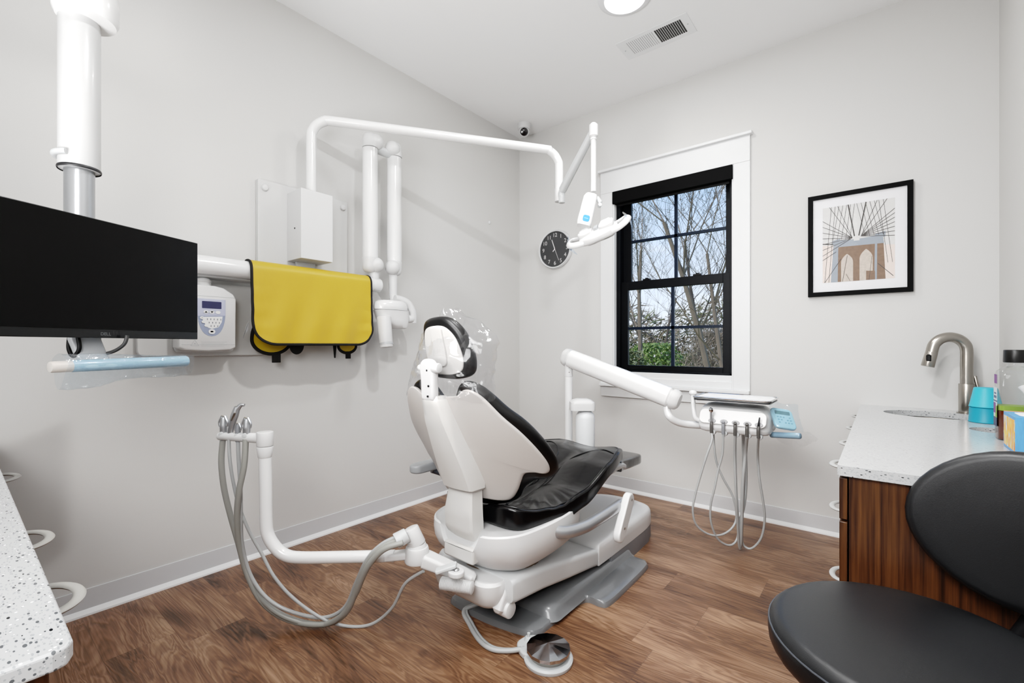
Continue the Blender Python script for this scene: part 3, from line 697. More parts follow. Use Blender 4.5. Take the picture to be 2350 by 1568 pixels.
# lead apron over the arm -----------------------------------------------------
ap = thing('lead_apron', 'yellow lead apron with black binding draped over the x-ray arm', 'lead apron', (XT, 1.4, 1.2))
def apron_pt(u, s, off=0.0):
    """u 0..1 along the arm; s distance down the front from the crest (negative = behind)"""
    y = .993 + u * UL; r = .052 + off; a = s / r
    if abs(a) <= PI / 2: p = V((XT + math.sin(a) * r, y, 1.60 + math.cos(a) * r))
    else:
        l = abs(s) - r * PI / 2; sg = 1 if s > 0 else -1
        p = V((XT + sg * (r + (.012 * min(l / .3, 1) if s > 0 else -.02 * l)), y, 1.60 - l))
    if s > 0:
        k = min(max((s - .06) / .3, 0), 1); e = max(0, abs(u - .5) * 2 - .6) / .4
        p.x += (.006 * math.sin(u * 23 + s * 9) * k + .005 * math.sin(u * 9 + 2)) * k + e * k * .002 * math.sin(s * 70)
    return p
def cornered(P0, P1):
    pass
UL, HF = .715, .475
def front_outline():
    P = []; r = .1
    return r
bm = B(); nu, ns = 60, 50; grid = {}
HR = .085
def hem(u):
    """apron front length as a function of u (rounded lower corners)"""
    y = u * UL; r1, r2 = .12, .10
    if y < r1: return HF - r1 + math.sqrt(max(0, r1 * r1 - (r1 - y) ** 2))
    if y > UL - r2: return HF - r2 + math.sqrt(max(0, r2 * r2 - (y - UL + r2) ** 2))
    return HF
us = [0, .004, .015, .035, .06, .09, .13, .17] + [.2 + .6 * i / 24 for i in range(25)] + [.84, .88, .92, .95, .97, .99, .997, 1]
for i, u in enumerate(us):
    for j in range(ns + 1):
        h = hem(u); s = -.13 + (h + .13) * j / ns; grid[i, j] = bm.verts.new(apron_pt(u, s))
for i in range(len(us) - 1):
    for j in range(ns): bm.faces.new((grid[i, j], grid[i + 1, j], grid[i + 1, j + 1], grid[i, j + 1]))
o = obj('front_sheet', bm, yellow, ap); md = o.modifiers.new('thick', 'SOLIDIFY'); md.thickness = .006; md.offset = 0
P = [apron_pt(0, -.13 + t * (hem(0) + .13) / 24, .001) for t in range(25)] + [apron_pt(u, hem(u), .001) for u in us[1:-1]] + [apron_pt(1, -.13 + t * (hem(1) + .13) / 24, .001) for t in range(24, -1, -1)]
bm = B(); tube(bm, P, .0075, n=8, k=2, flat=.75); obj('binding', bm, bind, ap)
# the back half hangs lower: neck flaps, straps
def flap(yc, zc, ry, rz, nm='back_flap', x=-2.665):
    bm = B(); O = [(math.cos(t) * ry, math.sin(t) * rz if math.sin(t) < 0 else .14 * math.sin(t)) for t in [2 * PI * i / 36 for i in range(36)]]
    prism(bm, O, (x, yc, zc), (0, 1, 0), (0, 0, 1), .006); f = obj(nm, bm, yellowd, ap)
    bm = B(); tube(bm, [V((x + .005, yc + a, zc + b)) for a, b in O], .0095, n=8, k=2, closed=True, flat=.7); obj('flap_binding', bm, bind, f)
    return f
flap(1.143, 1.235, .105, .08); flap(1.607, 1.20, .062, .045)
bm = B(); box(bm, (-2.668, 1.145, 1.105), (-2.655, 1.19, 1.16)); obj('strap', bm, bind, ap, bevel=.002)
bm = B(); box(bm, (-2.668, 1.598, 1.118), (-2.655, 1.63, 1.165)); obj('strap', bm, bind, ap, bevel=.002)
bm = B(); slab(bm, [(math.cos(t) * .042, math.sin(t) * .055) for t in [2 * PI * i / 12 for i in range(12)]], (0, 0), lambda a, b, w: V((-2.645 + w, 1.272 + a, 1.205 + b)), .014, .006); obj('buckle_strap', bm, bind, ap)
bm = B(); prism(bm, [(-.01, 0), (.01, 0), (.003, -.08), (-.002, -.08)], (-2.645, 1.51, 1.205), (0, 1, 0), (0, 0, 1), .01); obj('strap', bm, bind, ap)
bm = B(); prism(bm, [(0, 0), (.02, .02), (.024, .07), (.012, .05), (-.004, -.02)], (-2.60, .975, 1.26), (0, 1, 0), (0, 0, 1), .003); obj('care_tag', bm, greyp, ap)

# ================================================================== MONITOR on ceiling column
def MP(s, h, n=0.0):
    """monitor plane: s metres to the left of its right edge, h height, n metres behind the screen"""
    ax = (FW * 1 + RT * .24).normalized(); nb = V((0, 0, 1)).cross(ax)  # towards the left (away from camera side)
    p = CAM + FW * 1.77 + RT * (-1.214); p.z = 0
    return p - ax * s + nb * n + V((0, 0, h))
mo = thing('monitor', 'large black flat monitor hanging at the left edge of the view', 'monitor', MP(.32, 1.225))
def mbox(bm, s0, s1, h0, h1, n0, n1):
    vs = [bm.verts.new(MP(s, h, n)) for s in (s0, s1) for n in (n0, n1) for h in (h0, h1)]
    for f in ((0, 1, 3, 2), (4, 6, 7, 5), (0, 4, 5, 1), (2, 3, 7, 6), (0, 2, 6, 4), (1, 5, 7, 3)): bm.faces.new([vs[i] for i in f])
bm = B(); mbox(bm, 0, .64, 1.225, 1.597, .002, .022); obj('bezel', bm, bezelm, mo, bevel=.002)
bm = B(); mbox(bm, .003, .637, 1.252, 1.594, 0, .003); obj('screen', bm, screenm, mo, smooth=False)
bm = B(); mbox(bm, .12, .52, 1.28, 1.52, .022, .05); obj('rear_housing', bm, black, mo, bevel=.015)
bm = B(); ax = (FW + RT * .24).normalized(); text(bm, 'DELL', .0135, MP(.325, 1.2375, .0015), ax, (0, 0, 1), ext=.0); obj('logo', bm, logo, mo, smooth=False)
cc2 = CAM + FW * 1.5 + RT * (-1.418); cx2, cy2 = cc2.x, cc2.y
ca = thing('ceiling_monitor_mount', 'white telescoping ceiling column carrying the black monitor', 'monitor mount', (cx2, cy2, 1.3))
bm = B(); cyl(bm, (cx2, cy2, 1.775), (cx2, cy2, 2.32), .053, n=40, e=.002); obj('outer_tube', bm, mat('column enamel', (200, 200, 200), .3, coat=.2), ca)
bm = B(); cyl(bm, (cx2, cy2, 1.30), (cx2, cy2, 1.8), .0385, n=36); obj('inner_tube', bm, alum, ca)
bm = B(); lathe(bm, [(.054, 1.772), (.0555, 1.775), (.0555, 1.779), (.054, 1.782)], (cx2, cy2, 0), cap=False); obj('end_ring', bm, darkm, ca)
q = V((-FW.x, -FW.y, 0)) * .0; bm = B(); pk = V((cx2, cy2, 1.815))
tube(bm, [pk - RT * .06 - FW * .012, pk - RT * .052 - FW * .03, pk - RT * .03 - FW * .052, pk + RT * .0 - FW * .06, pk + RT * .012 - FW * .058], .0095, n=12, flat=1); obj('lock_lever', bm, plastg, ca)
bm = B(); lathe(bm, [(.058, 2.262), (.076, 2.265), (.083, 2.28), (.085, 2.33), (.08, 2.38), (.06, 2.42), (.03, 2.44), (.001, 2.445)], (cx2 + RT.x * .022, cy2 + RT.y * .022, 0)); obj('hub_cover', bm, enamel, ca)
bm = B(); bar(bm, V((cx2, cy2, 2.39)), V((cx2 - .12, cy2 - .55, 2.39)), .14, .1, r=.04); obj('ceiling_arm', bm, enamel, ca)
bm = B(); cyl(bm, (cx2 - .12, cy2 - .52, 2.35), (cx2 - .12, cy2 - .52, ZC), .06); cyl(bm, (cx2 - .12, cy2 - .52, ZC - .03), (cx2 - .12, cy2 - .52, ZC), .13); obj('ceiling_post', bm, enamel, ca)
b0 = MP(.33, 1.33, .05); bm = B(); bar(bm, V((cx2, cy2, 1.37)), b0 + V((0, 0, .04)), .06, .1, r=.01); obj('tilt_bracket', bm, greyp, ca)
# tray handle bar under the monitor
bs = MP(.31, 1.24, .045)
bm = B(); bm2 = [MP(.345, 1.4, .06), MP(.345, 1.22, .06), MP(.33, 1.17, .055), MP(.32, 1.142, .045)]
R = []
for pnt in bm2: R.append([pnt + ax * a + V((0, 0, 0)) + (V((0, 0, 1)).cross(ax)) * b for a, b in rrect(.085, .02, .004, 3)])
rings(bm, R); obj('drop_bracket', bm, greyp, ca, bevel=.002)
bm = B(); h0, h1 = W(112, 843, d=1.3), W(428, 829, d=1.66)
cyl(bm, h0, h1, .0165, .0185, e=.006, n=24); obj('grab_bar', bm, mat('warm grey plastic', (196, 190, 184), .4), ca)
bm = B(); cyl(bm, h0.lerp(h1, .12), h0.lerp(h1, 1.005), .0178, .0198, e=.007, n=24); obj('sleeved_grip', bm, mat('blue tinted grip', (150, 180, 198), .22, coat=.4), ca)
# cables
bm = B(); tube(bm, [W(160, 770, d=1.42), W(158, 800, d=1.42), W(168, 818, d=1.42), W(182, 800, d=1.42), W(178, 770, d=1.42)], .0058, n=10); 
top('power_cable', bm, black, 'short black cable loop hanging under the monitor, left of its bracket', 'cable')
bm = B(); tube(bm, [W(292, 770, d=1.5), W(285, 790, d=1.5), W(262, 806, d=1.5), W(235, 812, d=1.5), W(222, 800, d=1.5)], .0056, n=10); 
top('video_cable', bm, mat('dark grey cable', (52, 52, 52), .5), 'dark cable curving from under the monitor to the right of its bracket', 'cable')
# plastic sleeve on grab bar
def crumple(pts_fn, nu, nv, amp, seed, name, m, label, cat, parent=None, freq=14, closed=False):
    bm = B(); g = {}
    for i in range(nu + 1):
        for j in range(nv + 1):
            p = pts_fn(i / nu, j / nv); nn = noise.noise_vector(p * freq + V((seed, seed * 2, seed * 3))); n2 = noise.noise_vector(p * freq * 2.3 + V((seed * 4, seed, 1))); p = p + nn * amp + V([(abs(c_) - .25) * amp * .9 for c_ in n2])
            g[i, j] = bm.verts.new(p)
    for i in range(nu):
        for j in range(nv): bm.faces.new((g[i, j], g[i + 1, j], g[i + 1, j + 1], g[i, j + 1]))
    if parent is not None: return obj(name, bm, m, parent)
    return top(name, bm, m, label, cat)
def slv(u, v):
    a = -.5 * PI * 0 + 2 * PI * v; s0, s1 = W(125 + 12 * math.cos(a), 0, d=1.31), W(432, 0, d=1.67)
    c = h0.lerp(h1, -.0 + .06 + u * .96); wob = 1 + .2 * math.sin(u * 9)
    top_ = max(0, math.cos(a)); bot = max(0, -math.cos(a))
    return c + V((0, 0, .021 * math.cos(a) + (-.045 * bot ** 3 * wob * (1 - .5 * u)) + .018 * top_ ** 3 * (1 - u))) + RT * math.sin(a) * .021 * (1 + .5 * max(0, math.cos(a)))
sl = crumple(slv, 60, 36, .004, 3, 'plastic_sleeve', bagb, 'bluish clear plastic sleeve covering the grab bar below the monitor', 'plastic cover')

# ================================================================== DENTAL CHAIR
XC = -1.375
ch = thing('dental_chair', 'white and black reclining dental chair standing on its grey base plate', 'dental chair', (XC, 1.9, 0))
def ys(z, u): return 1.42 - (z - .5) * .38 + (.6 + 3 * (1.0 - z)) * u * u + .15 * u - .01
tl = V((0, .934, .355))                     # unit forward normal of the back (roughly)
BXC = -1.366
def bmap(off): return lambda u, z, w: V((BXC + u, ys(z, u) + off + w, z))
shell = mirror([(0, 1.0), (.05, 1.003), (.09, 1.009), (.121, 1.031), (.152, 1.03), (.19, 1.0), (.232, .93), (.271, .87), (.298, .806), (.314, .741), (.313, .699), (.299, .68), (.273, .686), (.238, .682), (.217, .648), (.198, .608), (.17, .567), (.137, .556), (.067, .562), (0, .564)])
bm = B(); slab(bm, shell, (0, .83), bmap(0), .02, .009, domeb=.008); bk = obj('back_shell', bm, mat('shaded shell grey', (178, 173, 169), .34), ch)  # shell colour darkened to paint in the shading beside the spine
cush = mirror([(0, .985), (.05, .99), (.078, 1.03), (.105, 1.063), (.15, 1.05), (.188, 1.015), (.227, .963), (.273, .908), (.304, .838), (.32, .764), (.318, .709), (.307, .674), (.285, .65), (.244, .643), (.193, .605), (.156, .548), (.087, .525), (0, .522)])
bm = B(); slab(bm, cush, (0, .82), bmap(.021), .075, .032, dome=.01); bc_ = obj('back_cushion', bm, leath2, ch)
# front seam cord
# spine
def spine(rows, name, parent, dx0=0):
    bm = B(); R = []
    for y, z, w, t in rows:
        dx = dx0 if dx0 else .026 * (1.0 - z) / .4
        nrm_ = V((0, -.93, .25)).normalized()
        R.append([V((XC + dx + a, y, z)) - V((0, b, -.0)) for a, b in [(-w / 2, -t * .7), (-w / 2 + .003, t * .3), (-w / 2 + .012, t * .46), (-w * .15, t * .56), (w * .15, t * .56), (w / 2 - .012, t * .46), (w / 2 - .003, t * .3), (w / 2, -t * .7)]])
    Q = []
    for a, b in zip(R, R[1:]):
        for k in range(4): Q.append([p.lerp(q, k / 4) for p, q in zip(a, b)])
    Q.append(R[-1]); rings(bm, Q); return obj(name, bm, plast2, parent)
sp_ = spine([(1.2, 1.005, .085, .045), (1.207, .985, .1, .065), (1.235, .9, .125, .08), (1.275, .8, .15, .085), (1.31, .71, .168, .085), (1.33, .65, .172, .08), (1.335, .62, .17, .07), (1.35, .61, .15, .05)], 'spine_cover', bk)
bm = B(); prism(bm, rrect(.075, .03, .008), (XC, 1.305, .655), (1, 0, 0), (0, .2, 1), -.004); 
bm.free()
lw_ = spine([(1.35, .66, .13, .05), (1.345, .6, .145, .055), (1.335, .52, .165, .06), (1.34, .45, .165, .06), (1.37, .40, .16, .06)], 'back_support', ch, .022)
# headrest
HY = 1.235
def hmap(off): return lambda u, z, w: V((XC + .008 + u * .93, HY + off + w - (z - 1.19) * .25 + 1.1 * u * u * .8, z))
hs = [(-.12, 1.255), (-.09, 1.3), (-.02, 1.315), (.06, 1.31), (.115, 1.265), (.14, 1.2), (.145, 1.14), (.125, 1.09), (.06, 1.068), (-.03, 1.066), (-.1, 1.075), (-.125, 1.13), (-.13, 1.19)]
bm = B(); slab(bm, hs, (0, 1.19), hmap(.0), .05, .022, dome=.004); hr = obj('headrest_cushion', bm, leath2, ch)
hs2 = [(u * .8 - .004, 1.185 + (z - 1.19) * .78 - .004) for u, z in hs]
bm = B(); slab(bm, hs2, (0, 1.185), hmap(-.005), .012, .004); obj('headrest_shell', bm, plast2, hr)
bm = B(); slab(bm, [(-.028, 1.27), (.028, 1.27), (.034, 1.24), (.03, 1.13), (-.03, 1.13), (-.034, 1.24)], (0, 1.2), hmap(-.014), .012, .004); obj('headrest_track', bm, plast2, hr)
bm = B(); slab(bm, [(-.03, 1.14), (0, 1.15), (.032, 1.14), (.04, 1.1), (.036, 1.0), (.02, .985), (-.02, .985), (-.034, 1.0), (-.038, 1.1)], (0, 1.06), lambda u, z, w: V((XC + u, 1.165 + w - (z - 1.06) * .05, z)), .035, .014); hbk = obj('headrest_bracket', bm, plast, ch)
bm = B(); cyl(bm, (XC + .03, 1.175, 1.115), (XC + .062, 1.18, 1.115), .019, e=.004); obj('tilt_knob', bm, plast, hbk)
bm = B(); cyl(bm, (XC - .055, 1.18, 1.115), (XC - .03, 1.175, 1.11), .013, e=.004); obj('tilt_knob', bm, plast, hbk)
for a, b in ((.008, 1.105), (.016, 1.045), (.012, 1.005)): bm = B(); cyl(bm, (XC + a, 1.1655, b), (XC + a, 1.162, b), .0042, n=10); obj('screw', bm, black, hbk)
bm = B(); box(bm, (XC - .024, 1.195, .955), (XC + .012, 1.207, 1.06)); box(bm, (XC + .014, 1.195, .97), (XC + .024, 1.215, 1.02)); obj('slide_bar', bm, steel, ch, bevel=.002)
# seat
SX = -1.35
zt_rows = [(1.43, .54), (1.56, .51), (1.7, .492), (1.88, .522), (2.1, .605), (2.25, .632), (2.36, .625), (2.45, .60)]
th_rows = [(1.43, .085), (1.6, .085), (1.9, .075), (2.15, .06), (2.45, .05)]
def smap(u, y, w):
    zt_ = ip(zt_rows, y); h = ip(th_rows, y); e = min(1, abs(u) / .26)
    if w > .5:
        a_ = math.atan2(y - 1.87, u); q = math.hypot(u / .28, (y - 1.87) / .5)
        pl = max(0, min(1, (q - .45) / .3)) * max(0, min(1, (1.02 - q) / .12)) * max(0, min(1, (1.9 - y) / .15))
        pleat = .0035 * pl * math.sin(a_ * 38 + 2 * math.sin(a_ * 5))
        ch_ = -.014 * math.exp(-(u / .035) ** 2) * max(0, min(1, (2.2 - y) / .1))
        bulge = .012 * math.exp(-((abs(u) - .15) / .08) ** 2)
        return V((SX + u, y, zt_ - h + w * h - .012 * (1 - e * e) + pleat + ch_ + bulge))
    return V((SX + u, y, zt_ - h + w * h))
seat_o = mirror([(0, 1.425), (.12, 1.422), (.18, 1.43), (.215, 1.46), (.235, 1.55), (.252, 1.7), (.27, 1.85), (.282, 1.98), (.285, 2.1), (.27, 2.22), (.235, 2.34), (.19, 2.4), (.1, 2.43), (0, 2.435)])
bm = B()
def sm2(u, y, w): return smap(u, y, w / .08)
slab(bm, seat_o, (0, 1.87), sm2, .08, .014, k=10, fr=(.95, .9, .85, .8, .75, .7, .65, .6, .5, .4, .3, .2, .1)); seat = obj('seat_cushion', bm, leath, ch)
def seam_line(s, w=.003):
    P = [smap(u * s, 1.87 + (y - 1.87) * s, 1.0) + V((0, 0, .0)) for u, y in [(p.x, p.y) for p in catmull([V((a, b, 0)) for a, b in seat_o], 4, True)]]
    return P
bm = B(); tube(bm, seam_line(.945), .003, n=6, k=1, closed=True, smooth=False); obj('seat_seam', bm, leath2, seat)
bm = B()
for sg in (-1, 1):
    P1 = [smap(sg * u, y, 1) + V((0, 0, .001)) for u, y in ((.06, 1.55), (.035, 1.7), (.03, 1.85), (.035, 2.0), (.05, 2.12), (.1, 2.2), (.17, 2.24), (.24, 2.22))]
    tube(bm, P1, .0025, n=6, k=6)
    obj('panel_seam', bm, leath2, seat); bm = B()
bm.free()
# toe pad
bm = B(); slab(bm, [(-.2, 2.38), (.17, 2.38), (.195, 2.45), (.19, 2.66), (.16, 2.73), (0, 2.745), (-.16, 2.73), (-.19, 2.66)], (0, 2.56), lambda u, y, w: V((SX + u, y, .485 + w - (y - 2.4) * .06)), .06, .014, k=3); obj('toe_pad', bm, mat('sleeved black pad', (34, 34, 35), .18, coat=.5, bump=.2, bscale=30), ch)
bm = B(); slab(bm, [(-.2, 2.1), (.2, 2.1), (.19, 2.5), (.1, 2.56), (-.1, 2.56), (-.19, 2.5)], (0, 2.3), lambda u, y, w: V((SX + u, y, ip([(2.1, .5), (2.35, .52), (2.56, .465)], y) + w)), .03, .01); obj('toe_frame', bm, plastg, ch)
# under-seat pan
TX = -1.34
def tub_out(s, y0=0.0):
    return [(a * s, y) for a, y in ((0, 1.30 + y0), (.1, 1.305 + y0), (.17, 1.325 + y0), (.235, 1.40 + y0 * .6), (.26, 1.52), (.265, 1.66), (.25, 1.8), (.2, 1.92), (.1, 1.97), (0, 1.975))]
def tub(bm, levels, notch=None):
    R = []
    for z, s, y0 in levels:
        O = catmull([V((a, b, 0)) for a, b in mirror(tub_out(s, y0))], 5, True); r = []
        for p in O:
            yy = 1.64 + (p.y - 1.64) * 1; zz = z
            if notch and z > notch[1]:
                rear = max(0, min(1, (1.42 - p.y) / .06)); c = max(0, 1 - max(0, abs(p.x) - .085) / .03)
                zz = z - (z - notch[1]) * rear * c
            r.append(V((TX + p.x, yy, zz)))
        R.append(r)
    rings(bm, R)
bm = B(); tub(bm, [(.272, .5, .16), (.276, .66, .12), (.292, .8, .08), (.32, .91, .045), (.352, .97, .02), (.385, .995, .005), (.42, 1.0, 0), (.452, .985, .0), (.458, .96, .006), (.45, .93, .02)], ((0, .385))); pan = obj('seat_pan', bm, plast, ch)
bm = B(); box(bm, (TX - .085, 1.302, .33), (TX + .085, 1.45, .392)); obj('pan_insert', bm, plast2, pan, bevel=.01)
bm = B()
for i in range(3): box(bm, (TX - .014 + i * .01, 1.33, .3923), (TX - .008 + i * .01, 1.336, .393))
obj('insert_mark', bm, black, pan, smooth=False)
bm = B(); lathe(bm, [(.17, .235), (.18, .24), (.18, .27), (.15, .285)], (TX, 1.56, 0)); obj('swivel_disc', bm, mat('underplate tan', (120, 104, 88), .6), ch)  # brownish underplate colour below the seat pan
# upper carriage
bm = B(); R = []
for z, s, dy in ((.155, .8, .05), (.165, .9, .03), (.19, .97, .01), (.225, 1, 0), (.262, 1, 0), (.272, .96, .01)):
    R.append([V((TX + a * s, 1.30 + dy + (b + .17) * 1, z)) for a, b in rrect(.36, .34, .07)])
rings(bm, R); cr_ = obj('carriage_housing', bm, plast, ch)
bm = B(); bar(bm, V((TX + .165, 1.36, .15)), V((TX + .165, 1.42, .25)), .045, .05, r=.012); cyl(bm, (TX + .13, 1.4, .155), (TX + .2, 1.4, .155), .032, e=.005); obj('pivot_bracket', bm, plast, ch)
# lift arm cover
def wedge(bm, rows, w, r=.02):
    R = []
    for y, z0, z1, ww in rows:
        R.append([V((TX + a, y, (z0 + z1) / 2 + b)) for a, b in rrect(ww, z1 - z0, r)])
    rings(bm, R)
bm = B(); wedge(bm, [(1.385, .2, .26, .40), (1.392, .186, .278, .43), (1.41, .182, .285, .44), (1.6, .16, .258, .445), (1.8, .127, .222, .45), (2.0, .098, .186, .455), (2.055, .088, .174, .455), (2.06, .092, .168, .445)], 0, .022); obj('lift_arm_cover', bm, plastg, ch)
bm = B(); bar(bm, V((TX, 1.45, .13)), V((TX, 2.05, .06)), .26, .05, r=.01); obj('lift_arm', bm, darkm, ch)
# pump box
bm = B(); R = []
for z, s in ((.088, 1.0), (.14, 1.0), (.168, .99), (.182, .965), (.19, .92), (.193, .8)):
    O = [(-.228, 2.065), (-.1, 2.065), (.1, 2.065), (.228, 2.065), (.23, 2.2), (.23, 2.5), (.222, 2.7), (.19, 2.81), (.1, 2.86), (0, 2.87), (-.1, 2.86), (-.19, 2.81), (-.222, 2.7), (-.23, 2.5), (-.23, 2.2)]
    R.append([V((TX + a * s, 2.46 + (b - 2.46) * s, z)) for a, b in O])
Q = [[p for p in catmull(r[4:] + r[:0], 4)] for r in R]
Q = [[r[0], r[1], r[2], r[3]] + q for r, q in zip(R, Q)]
rings(bm, Q); obj('pump_cover', bm, plast, ch, bevel=.004)
bm = B(); R = []
for z, s in ((0, 1.01), (.07, 1.01), (.089, 1.0)):
    R.append([V((TX + a * s, 2.46 + (b - 2.46) * s, z)) for a, b in [(-.228, 2.2), (.228, 2.2), (.23, 2.5), (.222, 2.7), (.19, 2.81), (.1, 2.86), (0, 2.87), (-.1, 2.86), (-.19, 2.81), (-.222, 2.7), (-.23, 2.5)]])
rings(bm, R); obj('pump_skirt', bm, rubberm, ch)
# base plate
bo = [(-.205, 1.47), (0, 1.465), (.19, 1.50), (.235, 1.54), (.24, 1.62), (.245, 1.8), (.265, 1.88), (.33, 1.885), (.362, 1.92), (.365, 2.1), (.36, 2.33), (.34, 2.4), (.26, 2.42)]
bo = bo + [(-a, b) for a, b in reversed(bo[3:])] + [(-.235, 1.5)]
bm = B()
O = bo
def plate_ring(s, z): return [V((TX + (p.x * s if True else 0), 1.94 + (p.y - 1.94) * s, z)) for p in catmull([V((a, b, 0)) for a, b in O], 5, True)]
rings(bm, [plate_ring(1.0, 0), plate_ring(1.0, .012), plate_ring(.985, .024), plate_ring(.95, .03), plate_ring(.9, .031)])
obj('base_plate', bm, cast, ch)
bm = B(); R = []
for z, a, b in ((.02, .262, 0), (.032, .25, .006), (.05, .24, .012), (.064, .23, .02), (.07, .215, .035)):
    R.append([V((TX + u, 2.03 + v, z)) for u, v in rrect(a * 2, .84 - b * 2, .05)])
rings(bm, R); obj('base_channel', bm, cast, ch)
# armrests
ar = V((0, 0, 0))
Pt = [V((TX + .2, 1.60, .425)), V((TX + .27, 1.66, .40)), W(1335, 1212, x=-1.035), W(1375, 1190, x=-1.02), W(1425, 1158, x=-1.0)]
bm = B(); tube(bm, Pt, .027, n=20, k=8); arm = obj('armrest_tube', bm, alum, ch, label='aluminium armrest tube on the near side')
pc0, pc1 = W(1437, 1135, x=-.985), W(1410, 1238, x=-.985)
axp = (pc0 - pc1).normalized(); sx_ = V((1, 0, 0)); fy_ = axp.cross(sx_).normalized()
bm = B(); L_ = (pc0 - pc1).length
def pad_o(w, l, n=10): return [(w * math.cos(a), l / 2 + w * math.sin(a)) for a in [PI * i / n for i in range(n + 1)]] + [(w * .95 * math.cos(a), -l / 2 + w * .95 * math.sin(a)) for a in [PI + PI * i / n for i in range(n + 1)]]
pcn = (pc0 + pc1) / 2
slab(bm, pad_o(.034, L_ - .045), (0, 0), lambda a, b, w: pcn + fy_ * a + axp * b + sx_ * (w - .0), .035, .01, raw=True); pd = obj('armrest_pad', bm, plast, ch)
for b in (L_ / 2 - .02, -L_ / 2 + .06): bm = B(); cyl(bm, pcn + axp * b + sx_ * .034, pcn + axp * b + sx_ * .037, .0055, n=12); obj('screw', bm, steel, pd)
lp = W(985, 1068, x=-1.72)
bm = B(); slab(bm, pad_o(.036, .15), (0, 0), lambda a, b, w: V((lp.x + a, lp.y + b, lp.z + w - .02)), .04, .012, raw=True); obj('armrest_pad', bm, mat('grey arm pad', (150, 152, 154), .4), ch, label='grey armrest pad on the far side')
bm = B(); tube(bm, [lp + V((.0, .02, -.02)), lp + V((.03, .08, -.05)), lp + V((.09, .22, -.13)), lp + V((.15, .3, -.19))], .022, n=16); obj('armrest_tube', bm, mat('dark slate', (70, 74, 82), .35), ch, label='dark armrest tube on the far side')
# assistant link
lk0, lk1 = W(956, 1275, d=1.83), W(1090, 1330, d=1.80)
bm = B(); bar(bm, lk0 + (lk1 - lk0) * .1, lk1, .075, .055, r=.015, w1=.06, h1=.04); lk = obj('accessory_link', bm, plast, ch)
bm = B(); q0 = W(1000, 1312, d=1.73); q1 = W(1048, 1296, d=1.73); bar(bm, q0, q1, .04, .014, r=.005); q2 = W(1035, 1318, d=1.72); obj('link_flap', bm, plastg, lk, bevel=.002)
bm = B(); c_ = W(1047, 1312, d=1.72); slab(bm, [(.032 * math.cos(t), .03 * math.sin(t)) for t in [2 * PI * i / 12 for i in range(12)]], (0, 0), lambda a, b, w: c_ + V((a, b, w - .015)), .02, .005); obj('bolt_boss', bm, plast, lk)
bm = B(); ball(bm, c_ + V((0, 0, .006)), .013, .013, .008); obj('bolt', bm, chrome, lk)
bm = B(); b0_, b1_ = W(1012, 1338, d=1.76), W(1085, 1350, d=1.72)
Pb = [b0_.lerp(b1_, i / 40) for i in range(41)]
R = []; u_, v_, w_ = frame_of(b1_ - b0_)
for i, p_ in enumerate(Pb): R.append(ringpts(p_, u_, v_, .024 if i % 2 else .019, 20))
rings(bm, R); obj('bellows', bm, plast, lk)

# assistant arm ----------------------------------------------------------------------
DA = 1.83
aa = thing('assistant_arm', 'white bent tubular arm with an instrument holder bar, left of the dental chair', 'instrument arm', W(956, 1265, d=DA))
pv = W(957, 1270, d=DA)
bm = B(); cyl(bm, pv + V((0, 0, -.035)), pv + V((0, 0, .03)), .05, .046, e=.01); cyl(bm, pv + V((0, 0, .025)), pv + V((0, 0, .042)), .04, .034); pvo = obj('pivot_base', bm, plast, aa)
tpp = W(942, 1212, d=DA); bm = B(); cyl(bm, pv + V((.0, 0, .035)), tpp, .036, .031, e=.004); cyl(bm, tpp - (tpp - pv).normalized() * .05, tpp - (tpp - pv).normalized() * .047, .0345); obj('pivot_cap', bm, plast, pvo)
bm = B(); bar(bm, W(945, 1272, d=DA), W(880, 1278, d=DA), .05, .03, r=.01); obj('clamp', bm, plast, aa)
bm = B(); box(bm, (0, 0, 0), (1, 1, 1)); bm.free()
bm = B(); cpt = [W(905, 1276, d=DA), W(780, 1279, d=DA), W(690, 1280, d=DA), W(655, 1274, d=DA), W(632, 1256, d=DA), W(616, 1230, d=DA), W(611, 1200, d=DA), W(610, 1120, d=DA), W(608, 1040, d=DA)]
tube(bm, cpt, .0235, n=24, k=6); obj('bent_tube', bm, enamel, aa)
bm = B(); c0 = W(608, 1050, d=DA); cyl(bm, c0, c0 + V((0, 0, .045)), .026, .031, e=.004); cyl(bm, c0 + V((0, 0, .046)), c0 + V((0, 0, .103)), .031, .031, e=.004); obj('swivel_knuckle', bm, plast, aa)
bm = B(); cyl(bm, W(597, 1006, d=DA), W(503, 1001, d=1.87), .02, .016, e=.003); hbar = obj('holder_bar', bm, plast, aa)
